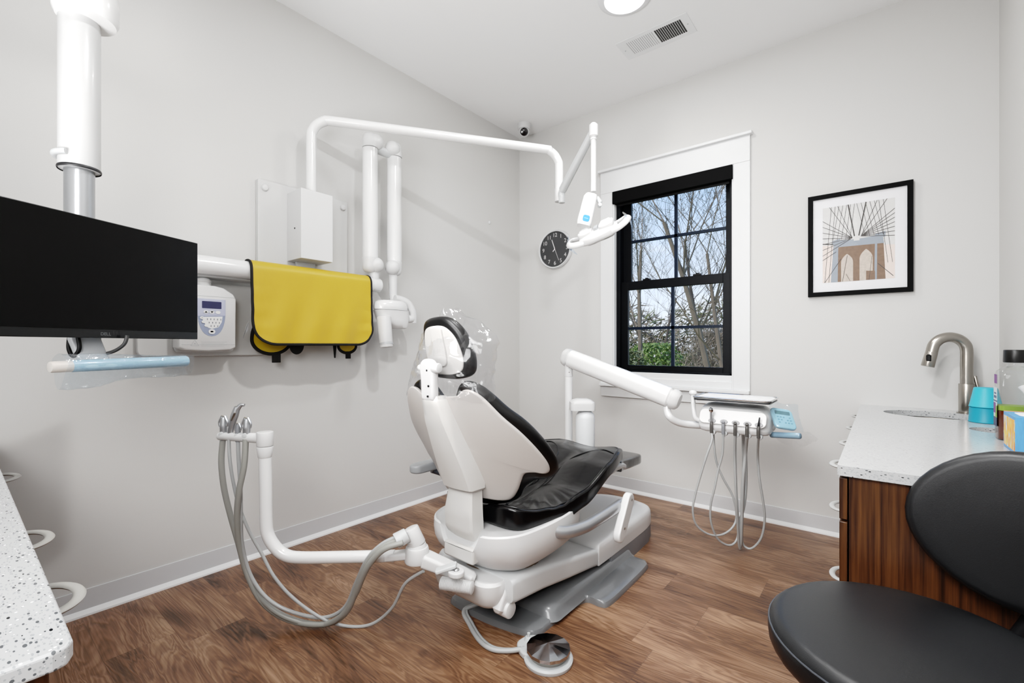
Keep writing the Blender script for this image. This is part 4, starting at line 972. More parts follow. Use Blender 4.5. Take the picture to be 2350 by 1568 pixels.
def inst(px, py, d, h, r, tip, name, label, kind):
    """hanging assistant instrument in the holder; kind steers the head"""
    base = W(px, py, d=d)
    t = thing(name, label, 'dental handpiece' if kind != 'suction' else 'suction tip', base)
    if kind == 'syringe':
        b1 = base + V((0, 0, .0)); m1 = W(px + 8, py - 35, d=d); m2 = W(px + 18, py - 66, d=d); m3 = W(px + 34, py - 70, d=d)
        bm = B(); tube(bm, [b1, m1, m2], [.009, .012, .015, .011], n=14); obj('body', bm, alum, t)
        bm = B(); tube(bm, [m2 - V((0, 0, .008)), (m2 + m3) / 2 + V((0, 0, .004)), m3], [.011, .008, .006], n=12); obj('nozzle', bm, alum, t)
        bm = B(); bar(bm, m1 + RT * .0 - FW * .012, m2 - FW * .016 - V((0, 0, .02)), .008, .006, r=.002); obj('lever', bm, steel, t)
    else:
        p1 = base + V((0, 0, h * .5)); p2 = base + V((0, 0, h))
        bm = B(); tube(bm, [base - V((0, 0, .02)), p1, p2], [r, r * 1.15, r * .75], n=14); obj('valve_body', bm, alum if kind == 'hve' else rubberm, t)
        bm = B(); tube(bm, [p1 + RT * r * 1.1, p1 + RT * r * 1.3 + V((0, 0, h * .25)), p2 + RT * r * .45 + V((0, 0, .006))], r * .42, n=8); tube(bm, [p1 - RT * r * 1.1, p1 - RT * r * 1.3 + V((0, 0, h * .25)), p2 - RT * r * .45 + V((0, 0, .006))], r * .42, n=8); obj('prong', bm, alum, t)
        bm = B(); cyl(bm, base - FW * r + V((0, 0, .008)), base - FW * (r + .006) + V((0, 0, .008)), r * .8, n=14, e=.001); obj('lever_knob', bm, plastg, t)
    return t
def hose(parent, pts, r, m, name='hose', k=8):
    bm = B(); tube(bm, [W(a, b, d=c) for a, b, c in pts], r, n=12, k=k); return obj(name, bm, m, parent)
i1 = inst(513, 1000, 1.87, .075, .0125, 0, 'suction_handpiece', 'grey suction handpiece in the holder bar, farthest from the arm', 'hve')
hose(i1, [(512, 1005, 1.87), (508, 1060, 1.87), (514, 1120, 1.88), (528, 1180, 1.9), (545, 1240, 1.92), (568, 1320, 1.93), (600, 1380, 1.94), (650, 1418, 1.95), (710, 1433, 1.935), (765, 1428, 1.93), (800, 1398, 1.88), (824, 1335, 1.82), (850, 1283, 1.775), (885, 1252, 1.765), (925, 1238, 1.77)], .0115, tubing)
i2 = inst(527, 1000, 1.86, .04, .008, 0, 'air_water_syringe', 'chrome air and water syringe with angled nozzle in the assistant holder', 'syringe')
hose(i2, [(525, 1003, 1.85), (527, 1050, 1.85), (534, 1100, 1.86), (548, 1160, 1.88), (572, 1220, 1.9), (600, 1270, 1.92), (630, 1325, 1.92), (675, 1375, 1.925), (740, 1420, 1.935), (800, 1438, 1.945), (855, 1432, 1.94), (900, 1395, 1.9), (930, 1340, 1.85), (972, 1311, 1.8)], .0065, tubeL)
i3 = inst(546, 1003, 1.85, .05, .009, 0, 'saliva_ejector', 'small grey saliva ejector valve between the two larger holders', 'sal')
hose(i3, [(546, 1008, 1.85), (548, 1060, 1.85), (552, 1120, 1.86), (553, 1180, 1.88), (556, 1250, 1.91), (575, 1320, 1.93), (612, 1372, 1.93), (665, 1403, 1.935), (740, 1418, 1.945), (790, 1395, 1.91), (818, 1335, 1.85), (843, 1283, 1.785), (878, 1248, 1.77), (922, 1228, 1.78)], .0075, tubeL)
i4 = inst(566, 1003, 1.84, .072, .0125, 0, 'suction_valve', 'wide grey suction valve nearest the arm knuckle', 'hve')
hose(i4, [(564, 1008, 1.83), (560, 1070, 1.83), (548, 1130, 1.84), (544, 1190, 1.87), (551, 1260, 1.91), (572, 1330, 1.935), (610, 1385, 1.94), (665, 1420, 1.94), (735, 1434, 1.94), (782, 1415, 1.9), (815, 1365, 1.85), (843, 1303, 1.775), (880, 1262, 1.745), (925, 1246, 1.75)], .0115, tubing)
bm = B(); cyl(bm, W(908, 1243, d=1.77), W(934, 1228, d=1.79), .03, .028, e=.003); obj('hose_clip', bm, plastg, pvo)

# plastic bag over the headrest ---------------------------------------------------------
def bagf(u, v):
    a = 2 * PI * u; z = 1.345 - v * .36
    prof_ = .15 * math.sin(min(v * 2.4, 1) * PI / 2) + .035 * v * v + .02
    ext = 0.12 * max(0, math.cos(a - PI)) ** 3 * v + .05 * max(0, math.cos(a)) ** 2 * math.sin(PI * min(1, v * 1.4))
    return V((XC + .015 + math.cos(a) * (prof_ + ext), HY + .05 + math.sin(a) * (.03 + .05 * math.sin(min(v * 2, 1) * PI / 2)) + .05 * math.cos(a) ** 2 * .6, z))
crumple(bagf, 80, 44, .02, 11, 'headrest_cover', bag, 'clear crinkled plastic bag pulled over the chair headrest', 'plastic cover', freq=9)

# foot control ----------------------------------------------------------------------------
fc = V((-.994, 1.445, 0)); ft = thing('foot_control', 'round foot control with faceted chrome disc on a pale grey base', 'foot pedal', fc)
bm = B(); lathe(bm, [(.092, 0), (.094, .004), (.094, .012), (.088, .018), (.07, .019)], fc); slab(bm, [(-.13, -.03), (-.06, -.06), (-.03, .03), (-.06, .075), (-.115, .055), (-.135, .02)], (-.08, .01), lambda a, b, w: fc + V((a, b, w)), .026, .008); obj('base', bm, mat('pale grey base', (190, 193, 194), .4), ft)
bm = B(); cyl(bm, fc + V((0, 0, .018)), fc + V((0, 0, .04)), .07, .078); obj('collar', bm, steel, ft)
bm = B()
n = 14; c = bm.verts.new(fc + V((0, 0, .066))); r1 = [bm.verts.new(fc + V((.084 * math.cos(2 * PI * i / n), .084 * math.sin(2 * PI * i / n), .05))) for i in range(n)]; r2 = [bm.verts.new(p.co + V((0, 0, -.012))) for p in r1]
for i in range(n):
    j = (i + 1) % n; bm.faces.new((c, r1[i], r1[j])); bm.faces.new((r1[i], r2[i], r2[j], r1[j]))
bm.faces.new(r2[::-1]); obj('pedal_disc', bm, mat('dark chrome', (200, 204, 210), .1, metal=1), ft, smooth=False)
lg = fc + V((-.105, .015, .02)); bm = B(); cyl(bm, lg, lg + V((0, 0, .02)), .02, .014, e=.003); cyl(bm, lg + V((0, 0, .02)), lg + V((0, 0, .034)), .006, .006); obj('toggle', bm, mat('pale grey base', (190, 193, 194), .4), ft)
bm = B(); f0 = [W(1197, 1490, z=.02), W(1165, 1494, z=.012), W(1128, 1490, z=.011), W(1100, 1470, z=.011), W(1078, 1435, z=.011), W(1066, 1400, z=.03), V((-1.38, 1.52, .06)), V((-1.36, 1.55, .12)), V((-1.34, 1.58, .17))]
tube(bm, f0, .0095, n=12, k=8); tube(bm, [p + V((.006, .012, .002)) for p in f0], .006, n=10, k=8); obj('cord', bm, tubeL, ft)

# ================================================================== DELIVERY UNIT
pt0 = W(1305, 830, d=3.0); du = thing('delivery_unit', 'white dental delivery unit on a post with sloping arm and instrument head', 'delivery unit', (pt0.x, pt0.y, .1))
bm = B(); cyl(bm, (pt0.x, pt0.y, .06), (pt0.x, pt0.y, 1.1), .0245, n=24); po = obj('post', bm, enamel, du)
bm = B(); cyl(bm, (pt0.x, pt0.y, 1.0), (pt0.x, pt0.y, 1.12), .027, n=24); obj('post_sleeve', bm, plast, po)
for z in (.998 + .06, .988 + .04): bm = B(); cyl(bm, V((pt0.x, pt0.y, z)) - FW * .0268, V((pt0.x, pt0.y, z)) - FW * .028, .003, n=8); obj('screw', bm, black, po)
bm = B(); bar(bm, V((pt0.x, pt0.y, .12)), V((TX - .2, 2.4, .12)), .1, .08, r=.02); obj('post_foot', bm, plast, du)
a0, a1 = W(1306, 822, d=3.0), W(1540, 914, d=2.62)
ad = (a1 - a0).normalized()
bm = B(); bar(bm, a0, a1, .1, .118, r=.045, w1=.1, h1=.118, n=8); obj('balance_arm', bm, enamel, du)
bm = B(); bar(bm, a0 - ad * .045, a0 + ad * .004, .092, .108, r=.042, w1=.102, h1=.12); obj('arm_end_cap', bm, plast, du)
bm = B(); bar(bm, a1 - ad * .004, a1 + ad * .05, .102, .12, r=.045, w1=.094, h1=.11); obj('arm_end_cap', bm, plast, du)
bm = B(); tube(bm, [W(1530, 925, d=2.64), W(1531, 942, d=2.63), W(1537, 957, d=2.61), W(1552, 968, d=2.62), W(1575, 974, d=2.64), W(1622, 977, d=2.66)], .0205, n=20, k=6); obj('gooseneck', bm, enamel, du)
HY0 = 2.75; hx0, hx1 = -.812, -.462
bm = B(); R = []
sec = [(.0, .728), (-.045, .72), (-.075, .725), (-.09, .745), (-.088, .765), (-.05, .845), (-.02, .858), (.03, .868), (.10, .871), (.17, .86), (.2, .835), (.205, .78), (.17, .735)]
for x, s, dz in ((hx0 - .012, .55, 0), (hx0 - .002, .8, 0), (hx0 + .012, .94, 0), (hx0 + .04, 1, 0), (hx1 - .09, 1, 0), (hx1 - .05, .97, -.0), (hx1 - .012, .8, -.02), (hx1, .6, -.04)):
    R.append([V((x, HY0 + .06 + (a - .06) * s, .79 + (b - .79) * s + dz * .4)) for a, b in [(p.x, p.y) for p in catmull([V((a, b, 0)) for a, b in sec], 3, True)]])
rings(bm, R); hd_ = obj('instrument_head', bm, plast, du)
# front panel
fp0 = V((0, HY0 - .086, .757)); fpd = V((0, .045, .095)).normalized()
bm = B(); prism(bm, rrect(.335, .085, .028), V(((hx0 + hx1) / 2, HY0 - .083, .806)) + V((0, .012, 0)), (1, 0, 0), fpd, .012); fpn = obj('front_panel', bm, enamel, hd_, bevel=.004)
hpx = [1636, 1663, 1690, 1717, 1743]
slotx = [W(q_, 970, y=HY0 - .08).x for q_ in hpx]
for x in slotx:
    bm = B(); c = V((x, HY0 - .094, .787)); slab(bm, [(.019 * math.cos(t), .012 * math.sin(t)) for t in [2 * PI * i / 12 for i in range(12)]], (0, 0), lambda a, b, w, c=c: c + V((a, -w * .9, w * .4)) + fpd * b, .006, .002); obj('holder_slot', bm, mat('slot grey', (150, 150, 152), .5), hd_)
    bm = B(); cyl(bm, (x - .04 + .04, HY0 - .092, .722), (x, HY0 - .06, .722), .014, e=.003); obj('holder_rest', bm, plastg, hd_)
# handpieces with their loops
HD = 2.5
loops = [
    ([(1636, 992, 0), (1634, 1010, 0), (1622, 1045, 0), (1608, 1090, .02), (1597, 1130, .03), (1590, 1170, .04), (1598, 1205, .06), (1625, 1226, .08), (1655, 1228, .1), (1680, 1212, .12), (1690, 1185, .13), (1682, 1140, .13), (1658, 1095, .14), (1642, 1050, .15), (1636, 1000, .16)], .0058),
    ([(1661, 995, 0), (1658, 1040, 0), (1648, 1080, .02), (1640, 1120, .03), (1631, 1160, .05), (1632, 1200, .07), (1648, 1238, .1), (1675, 1252, .12), (1692, 1235, .14), (1694, 1190, .15), (1690, 1120, .16), (1688, 1060, .16), (1688, 1000, .16)], .0058),
    ([(1689, 995, 0), (1686, 1050, 0), (1688, 1110, .02), (1690, 1160, .04), (1693, 1210, .08), (1696, 1252, .12), (1700, 1258, .14), (1703, 1220, .15), (1705, 1150, .15), (1706, 1080, .16), (1704, 1000, .16)], .0062),
    ([(1717, 995, 0), (1711, 1040, 0), (1706, 1090, .02), (1703, 1150, .05), (1702, 1200, .08), (1700, 1245, .12), (1697, 1252, .14), (1699, 1200, .15), (1709, 1150, .16), (1712, 1090, .17), (1709, 1000, .17)], .0085),
    ([(1742, 998, 0), (1739, 1050, 0), (1743, 1100, .02), (1751, 1150, .04), (1755, 1190, .06), (1748, 1232, .09), (1730, 1256, .12), (1714, 1258, .14), (1703, 1240, .15), (1704, 1180, .16), (1708, 1100, .17), (1706, 1000, .17)], .0062)]
names = [('high_speed_handpiece', 'dark handpiece with round chrome head, leftmost on the delivery head', 'dental handpiece'),
         ('handpiece_coupling', 'empty grey handpiece coupling, second from left on the delivery head', 'dental handpiece'),
         ('handpiece_coupling', 'dark handpiece coupling in the middle holder of the delivery head', 'dental handpiece'),
         ('handpiece_coupling', 'dark thick-hosed coupling, second from right on the delivery head', 'dental handpiece'),
         ('air_water_syringe', 'slim dark syringe with pointed tip, rightmost on the delivery head', 'dental syringe')]
for i, (x, (lp_, r)) in enumerate(zip(slotx, loops)):
    base = V((x, HY0 - .108, .785)); t = thing(names[i][0], names[i][1], names[i][2], base)
    dk = mat('dark grey sleeve', (74, 72, 70), .4)
    b_ = W(lp_[0][0], 985, d=HD); b_ = V((x, HY0 - .108, .722))
    bm = B(); tube(bm, [base + V((0, .006, .004)), base + V((0, -.002, -.02)), b_], [.006, .0085, .0085], n=14); obj('grip', bm, dk if i != 1 else rubberm, t)
    if i == 0:
        bm = B(); tube(bm, [base, base + V((0, -.004, .03)), base + V((.0, -.006, .055))], [.008, .0065, .006], n=12); obj('neck', bm, alum, t)
        bm = B(); cyl(bm, base + V((.004, -.02, .062)), base + V((-.004, .004, .066)), .011, e=.003); obj('turbine_head', bm, chrome, t)
    elif i == 4:
        bm = B(); tube(bm, [base, base + V((.003, -.002, .02)), base + V((.006, .0, .045))], [.006, .0045, .003], n=10); obj('nozzle', bm, darkm, t)
    else:
        bm = B(); cyl(bm, base + V((0, .002, -.002)), base + V((0, -.004, .006)), .0085, e=.002); obj('coupling_tip', bm, dk if i != 1 else rubberm, t)
    pts = [b_ + V((0, 0, .002))] + [W(a, b, d=HD + c) for a, b, c in lp_[1:-1]] + [V((W(lp_[-1][0], 1000, y=HY0 + .08).x, HY0 + .08, .74))]
    bm = B(); tube(bm, pts, r, n=10, k=7); obj('hose', bm, tubeL, t)
# tray + holder
bm = B(); z_ = .915
tube(bm, [W(1616, 966, d=2.62), W(1602, 964, d=2.62), W(1594, 955, d=2.63), W(1591, 930, d=2.65), W(1590, 903, d=2.67)], .0125, n=16); ball(bm, W(1590, 902, d=2.67), .022, .022, .018); obj('tray_support', bm, plast, du)
tr = thing('instrument_tray', 'flat instrument tray lined with white paper above the delivery head', 'tray', (-.65, 2.72, .9))
tx0, tx1 = -.84, -.452
bm = B(); 
prism(bm, rrect(tx1 - tx0, .25, .03), ((tx0 + tx1) / 2, 2.78, .896), (1, 0, 0), (0, 1, 0), .006); obj('tray_pan', bm, darkm, tr, bevel=.002)
bm = B(); P = [V(((tx0 + tx1) / 2 + a, 2.78 + b, .912)) for a, b in rrect(tx1 - tx0 + .004, .254, .03)]; tube(bm, P, .0045, n=8, k=1, closed=True, smooth=False); obj('rim', bm, chrome, tr)
bm = B(); prism(bm, rrect(tx1 - tx0 - .012, .24, .026), ((tx0 + tx1) / 2, 2.78, .9025), (1, 0, 0), (0, 1, 0), .01); obj('paper_liner', bm, white, tr, bevel=.003)
bm = B(); box(bm, (tx0 + .02, 2.66, .872), (tx1 - .03, 2.9, .896)); bm.free()
bm = B(); cyl(bm, (-.62, 2.8, .89), (-.62, 2.8, .898), .05); bar(bm, V((-.83, 2.7, .893)), V((-.62, 2.78, .892)), .02, .008, r=.003); cyl(bm, (-.5, 2.84, .88), (-.5, 2.84, .898), .02); obj('tray_mount', bm, plastg, tr)
# touchpad
tpc = W(1797, 962, d=2.42); tp_ = thing('touchpad_controller', 'small light blue touchpad with grey display beside the delivery head', 'touchpad', tpc)
pn = (V((0, 0, .62)) - FW * .8 - RT * .1).normalized(); pu = V((0, 0, 1)).cross(pn).normalized(); pu = (pu + V((0, 0, -.14))).normalized(); pvv = pn.cross(pu).normalized()
bm = B(); slab(bm, rrect(.108, .118, .022, 5), (0, 0), lambda a, b, w: tpc + pu * (a + b * -.12) + pvv * b + pn * (w - .012), .022, .007, raw=True, dome=.001); tb = obj('pad_body', bm, bluepad, tp_)
bm = B(); prism(bm, rrect(.075, .02, .003), tpc + pn * .0115 + pvv * .03 - pu * .004, pu, pvv, .001); obj('display', bm, lcd, tb, smooth=False)
bm = B()
for r in range(3):
    for c in range(5):
        if (r + c) % 4 != 3: prism(bm, rrect(.009, .006, .0025, 3), tpc + pn * .0115 + pvv * (.004 - r * .016) + pu * (-.03 + c * .015 + r * .003), pu, pvv, .0008)
obj('keys', bm, mat('pad keys', (110, 160, 185), .5), tb, smooth=False)
bm = B(); bar(bm, W(1765, 967, d=2.5), tpc - pn * .02, .03, .02, r=.008); obj('pad_stem', bm, plastg, tp_)
bm = B(); cyl(bm, W(1768, 998, d=2.47), W(1838, 1001, d=2.34), .016, .016, e=.007); gh = obj('grab_handle', bm, mat('blue sleeved handle', (128, 158, 178), .25, coat=.4), du)
def bg2(u, v):
    c = tpc + pu * ((u - .5) * .15 + .006) + pvv * ((.5 - v) * .165 + .008); return c + pn * (.018 + .006 * math.sin(u * 9 + v * 5))
crumple(bg2, 14, 14, .005, 5, 'touchpad_cover', film('thin sleeve', (.88, .94, .98), .04, .1, 16, .6, .08), 'clear bluish plastic sheet laid over the touchpad', 'plastic cover')
def bg3(u, v):
    a, b = W(1775, 1003, d=2.47), W(1858, 1002, d=2.30); c = a.lerp(b, u); return c + V((0, 0, .022 - v * (.03 + .035 * math.sin(u * PI)))) - FW * (.018 + .03 * v) + RT * .02 * v * (u - .2)
crumple(bg3, 16, 10, .01, 8, 'handle_cover', bag, 'loose clear plastic film hanging from the handle under the touchpad', 'plastic cover')
# water bottle on the post
wb = W(1343, 985, d=2.9); wt = thing('water_bottle', 'frosted water bottle under a white cap bracket on the delivery post', 'bottle', (wb.x, wb.y, .55))
bm = B(); lathe(bm, [(.05, -.17), (.058, -.165), (.06, -.1), (.06, .055), (.056, .075), (.04, .095), (.032, .1), (.032, .115)], (wb.x, wb.y, .69 + .0)); obj('bottle', bm, frost, wt)
bm = B(); lathe(bm, [(.034, 0), (.036, .004), (.034, .03), (.028, .034)], (wb.x, wb.y, .79)); obj('neck_ring', bm, greyp, wt)
cp0 = W(1306, 940, d=2.94); bm = B(); R = []
cm = V((wb.x, wb.y, 0)) + RT * -.02
for z, s in ((.795, 1.0), (.835, 1.0), (.845, .97), (.858, .75), (.866, .45)):
    R.append([V((cm.x, cm.y, z)) + RT * a * s + FW * b * s for a, b in rrect(.155, .12, .03)])
rings(bm, R); obj('cap_bracket', bm, plast, du)

# ================================================================== CABINETS, COUNTERS
HC = .84
def dring(parent, c, out, side, w=.1, dpt=.045, name='handle', m=None):
    """flat D-shaped ring pull: out = outward direction, side = along the drawer front"""
    out, side = V(out), V(side); c = V(c); P = []
    for i in range(13):
        a = PI * i / 12; P.append(c + side * math.cos(a) * w / 2 + out * math.sin(a) ** .8 * dpt)
    bm = B(); tube(bm, P, .0085, n=10, k=3, flat=.5, up=(0, 0, 1)); return obj(name, bm, m or handm, parent)
# right hand run
CX0, CX1 = -.08, XR
ub = [(1.705, 2.12, 'end'), (2.12, 2.575, 'a'), (2.575, 3.02, 'b'), (3.02, 3.525, 'c')]
ulab = ['walnut drawer cabinet at the near end of the right counter', 'walnut drawer cabinet, second from the near end of the right counter', 'walnut drawer cabinet, third from the near end of the right counter', 'walnut cabinet under the sink against the window wall']
for (y0, y1, k_), lb in zip(ub, ulab):
    t = thing('base_cabinet', lb, 'cabinet', ((CX0 + CX1) / 2, (y0 + y1) / 2, 0), group='walnut cabinets of the right counter')
    bm = B()
    box(bm, (CX0, y0, .09), (CX1 - .002, y0 + .018, HC - .032)); box(bm, (CX0, y1 - .018, .09), (CX1 - .002, y1 - .001, HC - .032)); box(bm, (CX0, y0 + .018, .09), (CX1 - .002, y1 - .018, .108)); box(bm, (CX1 - .02, y0 + .018, .108), (CX1 - .002, y1 - .018, HC - .032))
    obj('carcass', bm, walnut, t, smooth=False)
    bm = B(); box(bm, (CX0 + .05, y0 + .002, 0), (CX1 - .01, y1 - .002, .089)); obj('toe_kick', bm, black, t, smooth=False)
    for z0, z1, zh in ((.675, .80, .798), (.445, .667, .655), (.1, .437, .425)):
        bm = B(); box(bm, (CX0 - .024, y0 + .002, z0), (CX0 - .004, y1 - .002, z1)); d_ = obj('drawer', bm, walnut, t, bevel=.002)
        dring(d_, (CX0 - .02, (y0 + y1) / 2, zh), (-1, 0, 0), (0, 1, 0), .11, .036)
def counter(bm, outline, holes, z0, z1, bev=0):
    """slab with holes: fill top and bottom with triangulated loops"""
    loops_ = [outline] + holes
    for z in (z0, z1):
        es = []
        for lp__ in loops_:
            vs = [bm.verts.new((a, b, z)) for a, b in lp__]
            es += [bm.edges.new((vs[i], vs[(i + 1) % len(vs)])) for i in range(len(vs))]
        bmesh.ops.triangle_fill(bm, use_beauty=True, use_dissolve=False, edges=es)
    for lp__ in loops_:
        n_ = len(lp__)
        a = [bm.verts.new((p[0], p[1], z0)) for p in lp__]; b = [bm.verts.new((p[0], p[1], z1)) for p in lp__]
        for i in range(n_):
            f = bm.faces.new((a[i], a[(i + 1) % n_], b[(i + 1) % n_], b[i])); f.material_index = 1
    bmesh.ops.remove_doubles(bm, verts=bm.verts, dist=.00005)
skc, skr = V((.20, 3.24)), (.2, .155)
hole1 = [(skc.x + skr[0] * math.cos(t), skc.y + skr[1] * math.sin(t)) for t in [2 * PI * i / 48 for i in range(48)]]
wsc, wsr = V((.375, 2.80)), .085
hole2 = [(wsc.x + wsr * math.cos(t), wsc.y + wsr * math.sin(t)) for t in [2 * PI * i / 36 for i in range(36)]]
bm = B()
r_ = .008
counter(bm, [(-.108, 1.69 + r_), (-.108 + r_, 1.69), (XR - .001, 1.69), (XR - .001, 3.529), (-.108, 3.529)], [hole1, hole2], HC - .03, HC)
ct = top('countertop', bm, [quartz_soft, quartz_edge], 'white speckled quartz countertop on the right with sink cutout', 'countertop', smooth=False)
# sink
sk = thing('sink', 'oval stainless steel sink set under the right countertop', 'sink', (skc.x, skc.y, .7))
bm = B(); R = []
for z, s in ((HC - .031, 1.08), (HC - .033, 1.02), (HC - .06, 1.0), (HC - .12, .93), (HC - .155, .8), (HC - .165, .5), (HC - .168, .12)):
    R.append([V((skc.x + math.cos(t) * skr[0] * s, skc.y + math.sin(t) * skr[1] * s, z)) for t in [2 * PI * i / 48 for i in range(48)]])
rings(bm, R, False, True); o = obj('bowl', bm, steel, sk); md = o.modifiers.new('t', 'SOLIDIFY'); md.thickness = .0015; md.offset = -1
bm = B(); lathe(bm, [(.022, 0), (.024, .003), (.01, .004)], (skc.x, skc.y, HC - .17)); obj('drain', bm, darkm, sk)
bm = B(); R = []
for z, s in ((HC - .031, 1.0), (HC - .16, .96), (HC - .3, .9)):
    R.append([V((wsc.x + math.cos(t) * wsr * s, wsc.y + math.sin(t) * wsr * s, z)) for t in [2 * PI * i / 36 for i in range(36)]])
rings(bm, R, False, True); o = top('waste_chute', bm, mat('chute grey', (150, 150, 150), .5), 'round waste drop hole in the right countertop beside the tissue box', 'waste chute')
# faucet
fx, fyy = .345, 3.42
fa = thing('faucet', 'brushed nickel gooseneck faucet standing behind the sink', 'faucet', (fx, fyy, HC))
sd = (RT * -1 * .9 + FW * -.25); sd = V((-.95, -.3, 0)).normalized()
bm = B(); cyl(bm, (fx, fyy, HC + .001), (fx, fyy, HC + .005), .04); obj('escutcheon', bm, steel, fa)
bm = B(); cyl(bm, (fx, fyy, HC + .005), (fx, fyy, HC + .158), .0325, e=.002); obj('body', bm, steel, fa)
bm = B(); b_ = V((fx, fyy, 0)); Rg = .072; zc = HC + .335
P = [b_ + V((0, 0, HC + .155)), b_ + V((0, 0, HC + .25)), b_ + V((0, 0, zc))]
for a in (30, 60, 90, 120, 150, 172): a = math.radians(a); P.append(b_ + sd * Rg * (1 - math.cos(a)) + V((0, 0, zc + Rg * math.sin(a))))
endp = P[-1] + V((0, 0, -.02)) + sd * .004; P.append(endp)
tube(bm, P, .0265, n=24, k=6); obj('gooseneck', bm, steel, fa)
e2 = endp + V((0, 0, -.078)) + sd * .018
bm = B(); cyl(bm, endp, e2, .027, .029, e=.002); sp__ = obj('spray_head', bm, steel, fa)
bm = B(); side_ = (-FW * .6 - RT * .8).normalized(); mid = endp.lerp(e2, .42); bar(bm, mid + side_ * .022 + V((0, 0, -.02)), mid + side_ * .022 + V((0, 0, .022)), .022, .018, up=side_, r=.006); obj('spray_button', bm, black, sp__)
hl0 = V((fx, fyy, HC + .11)); hs_ = (RT * .8 - FW * .6).normalized()
bm = B(); cyl(bm, hl0, hl0 + hs_ * .06, .017, e=.002); cyl(bm, hl0 + hs_ * .048, hl0 + hs_ * .02 + RT * .045 + V((0, 0, .09)) - RT * .03, .0065, .0085, e=.002); obj('lever_handle', bm, steel, fa)
# cups
cpos = W(2262, 970, z=HC); 
def cup(z, rb_, rt_, h, m, label):
    bm = B(); lathe(bm, [(rb_, 0), (rb_ + .0015, .003), (rb_ - .0005, .006), (rt_ + .001, h - .003), (rt_ - .004, h), (.001, h - .001)], (cpos.x, cpos.y, z), n=40)
    return top('plastic_cup', bm, m, label, 'cup', loc=(cpos.x, cpos.y, z))
cup(HC + .001, .0585, .0545, .071, teal2, 'deeper teal cup turned upside down, lower one of the stack on the counter')
cup(HC + .0725, .0565, .0395, .092, teal, 'bright teal cup turned upside down, upper one of the stack')
# tissue box
tc0 = W(2298, 1022, z=HC); tc1 = W(2340, 1049, z=HC)
tbx = thing('tissue_box', 'blue tissue box with orange and yellow pattern on the right counter', 'tissue box', (.40, 2.3, HC))
X0t, Y0t, Y1t = .338, 2.215, 2.405; Ht = .125
bm = B(); box(bm, (X0t, Y0t, HC + .001), (X0t + .115, Y1t, HC + Ht)); obj('carton', bm, mat('blue carton', (84, 150, 208), .45, var=.2, vscale=30, stretch=(8, 8, 1)), tbx, bevel=.001)
def swirl():
    m = bpy.data.materials.new('swirl print'); m.use_nodes = True; nt = m.node_tree; N = nt.nodes; L = nt.links; b = N['Principled BSDF']
    tc = N.new('ShaderNodeTexCoord'); mp = N.new('ShaderNodeMapping'); mp.inputs['Scale'].default_value = (20, 34, 9); L.new(tc.outputs['Object'], mp.inputs[0])
    n = N.new('ShaderNodeTexNoise'); n.inputs['Scale'].default_value = 1; n.inputs['Distortion'].default_value = 2; L.new(mp.outputs[0], n.inputs[0])
    cr = N.new('ShaderNodeValToRGB'); L.new(n.outputs['Fac'], cr.inputs[0]); e = cr.color_ramp.elements
    e[0].position = .34; e[0].color = (*srgb((222, 128, 60)), 1); e[1].position = .66; e[1].color = (*srgb((240, 232, 216)), 1)
    x = e.new(.44); x.color = (*srgb((240, 168, 70)), 1); x = e.new(.52); x.color = (*srgb((240, 206, 80)), 1); x = e.new(.6); x.color = (*srgb((150, 176, 214)), 1)
    L.new(cr.outputs[0], b.inputs['Base Color']); b.inputs['Roughness'].default_value = .5; return m
sw = swirl()
bm = B(); box(bm, (X0t - .0008, Y0t + .008, HC + .01), (X0t, Y1t - .008, HC + Ht - .012)); box(bm, (X0t + .03, Y0t - .0008, HC + .03), (X0t + .1, Y0t, HC + .1)); obj('printed_panel', bm, sw, tbx, smooth=False)
bm = B(); prism(bm, rrect(.08, .13, .03), (X0t + .0575, 2.31, HC + Ht), (1, 0, 0), (0, 1, 0), .0008); obj('opening', bm, white, tbx, smooth=False)
bm = B(); box(bm, (X0t, Y1t - .012, HC + Ht), (X0t + .115, Y1t, HC + Ht + .0012)); box(bm, (X0t + .095, Y0t, HC + Ht), (X0t + .115, Y1t, HC + Ht + .0012)); obj('lid_print', bm, mat('orange print', (220, 150, 96), .5), tbx, smooth=False)
def tis(u, v):
    a = u * 2 * PI; r = .008 + .05 * v * (1 + .3 * math.sin(3 * a)); return V((X0t + .07 + math.cos(a) * r * .7, 2.31 + math.sin(a) * r, HC + Ht - .005 + .105 * v ** .8 + .012 * math.sin(2 * a) * v))
crumple(tis, 30, 10, .006, 2, 'tissue', white, None, None, parent=tbx)
# mouthwash bottle
mb_ = V((.392, 2.565, HC)); mw = thing('mouthwash_bottle', 'clear mouthwash bottle with black cap and dark liquid behind the tissue box', 'bottle', mb_)
def bsec(bm, rows):
    R = []
    for z, w, d, r in rows: R.append([mb_ + V((a, b, z)) for a, b in rrect(w, d, r)])
    rings(bm, R)
bm = B(); bsec(bm, [(.001, .1, .08, .018), (.006, .106, .086, .02), (.1, .106, .086, .02), (.2, .106, .086, .02), (.245, .106, .086, .022), (.262, .1, .08, .024), (.275, .075, .06, .024), (.282, .05, .05, .0245), (.3, .046, .046, .0225)]); obj('bottle_body', bm, petm, mw)
bm = B(); bsec(bm, [(.004, .1, .08, .018), (.112, .101, .081, .019)]); obj('liquid', bm, liquid, mw)
bm = B(); bsec(bm, [(.1135, .101, .081, .019), (.132, .101, .081, .019)]); obj('label_seen_through', bm, liqgreen, mw)  # green band added in place of the label seen through the bottle
bm = B(); cyl(bm, mb_ + V((0, 0, .296)), mb_ + V((0, 0, .345)), .034, .033, e=.003, n=36); obj('cap', bm, mat('black ribbed cap', (12, 12, 12), .35), mw)
bm = B(); xl = mb_.x - .0535
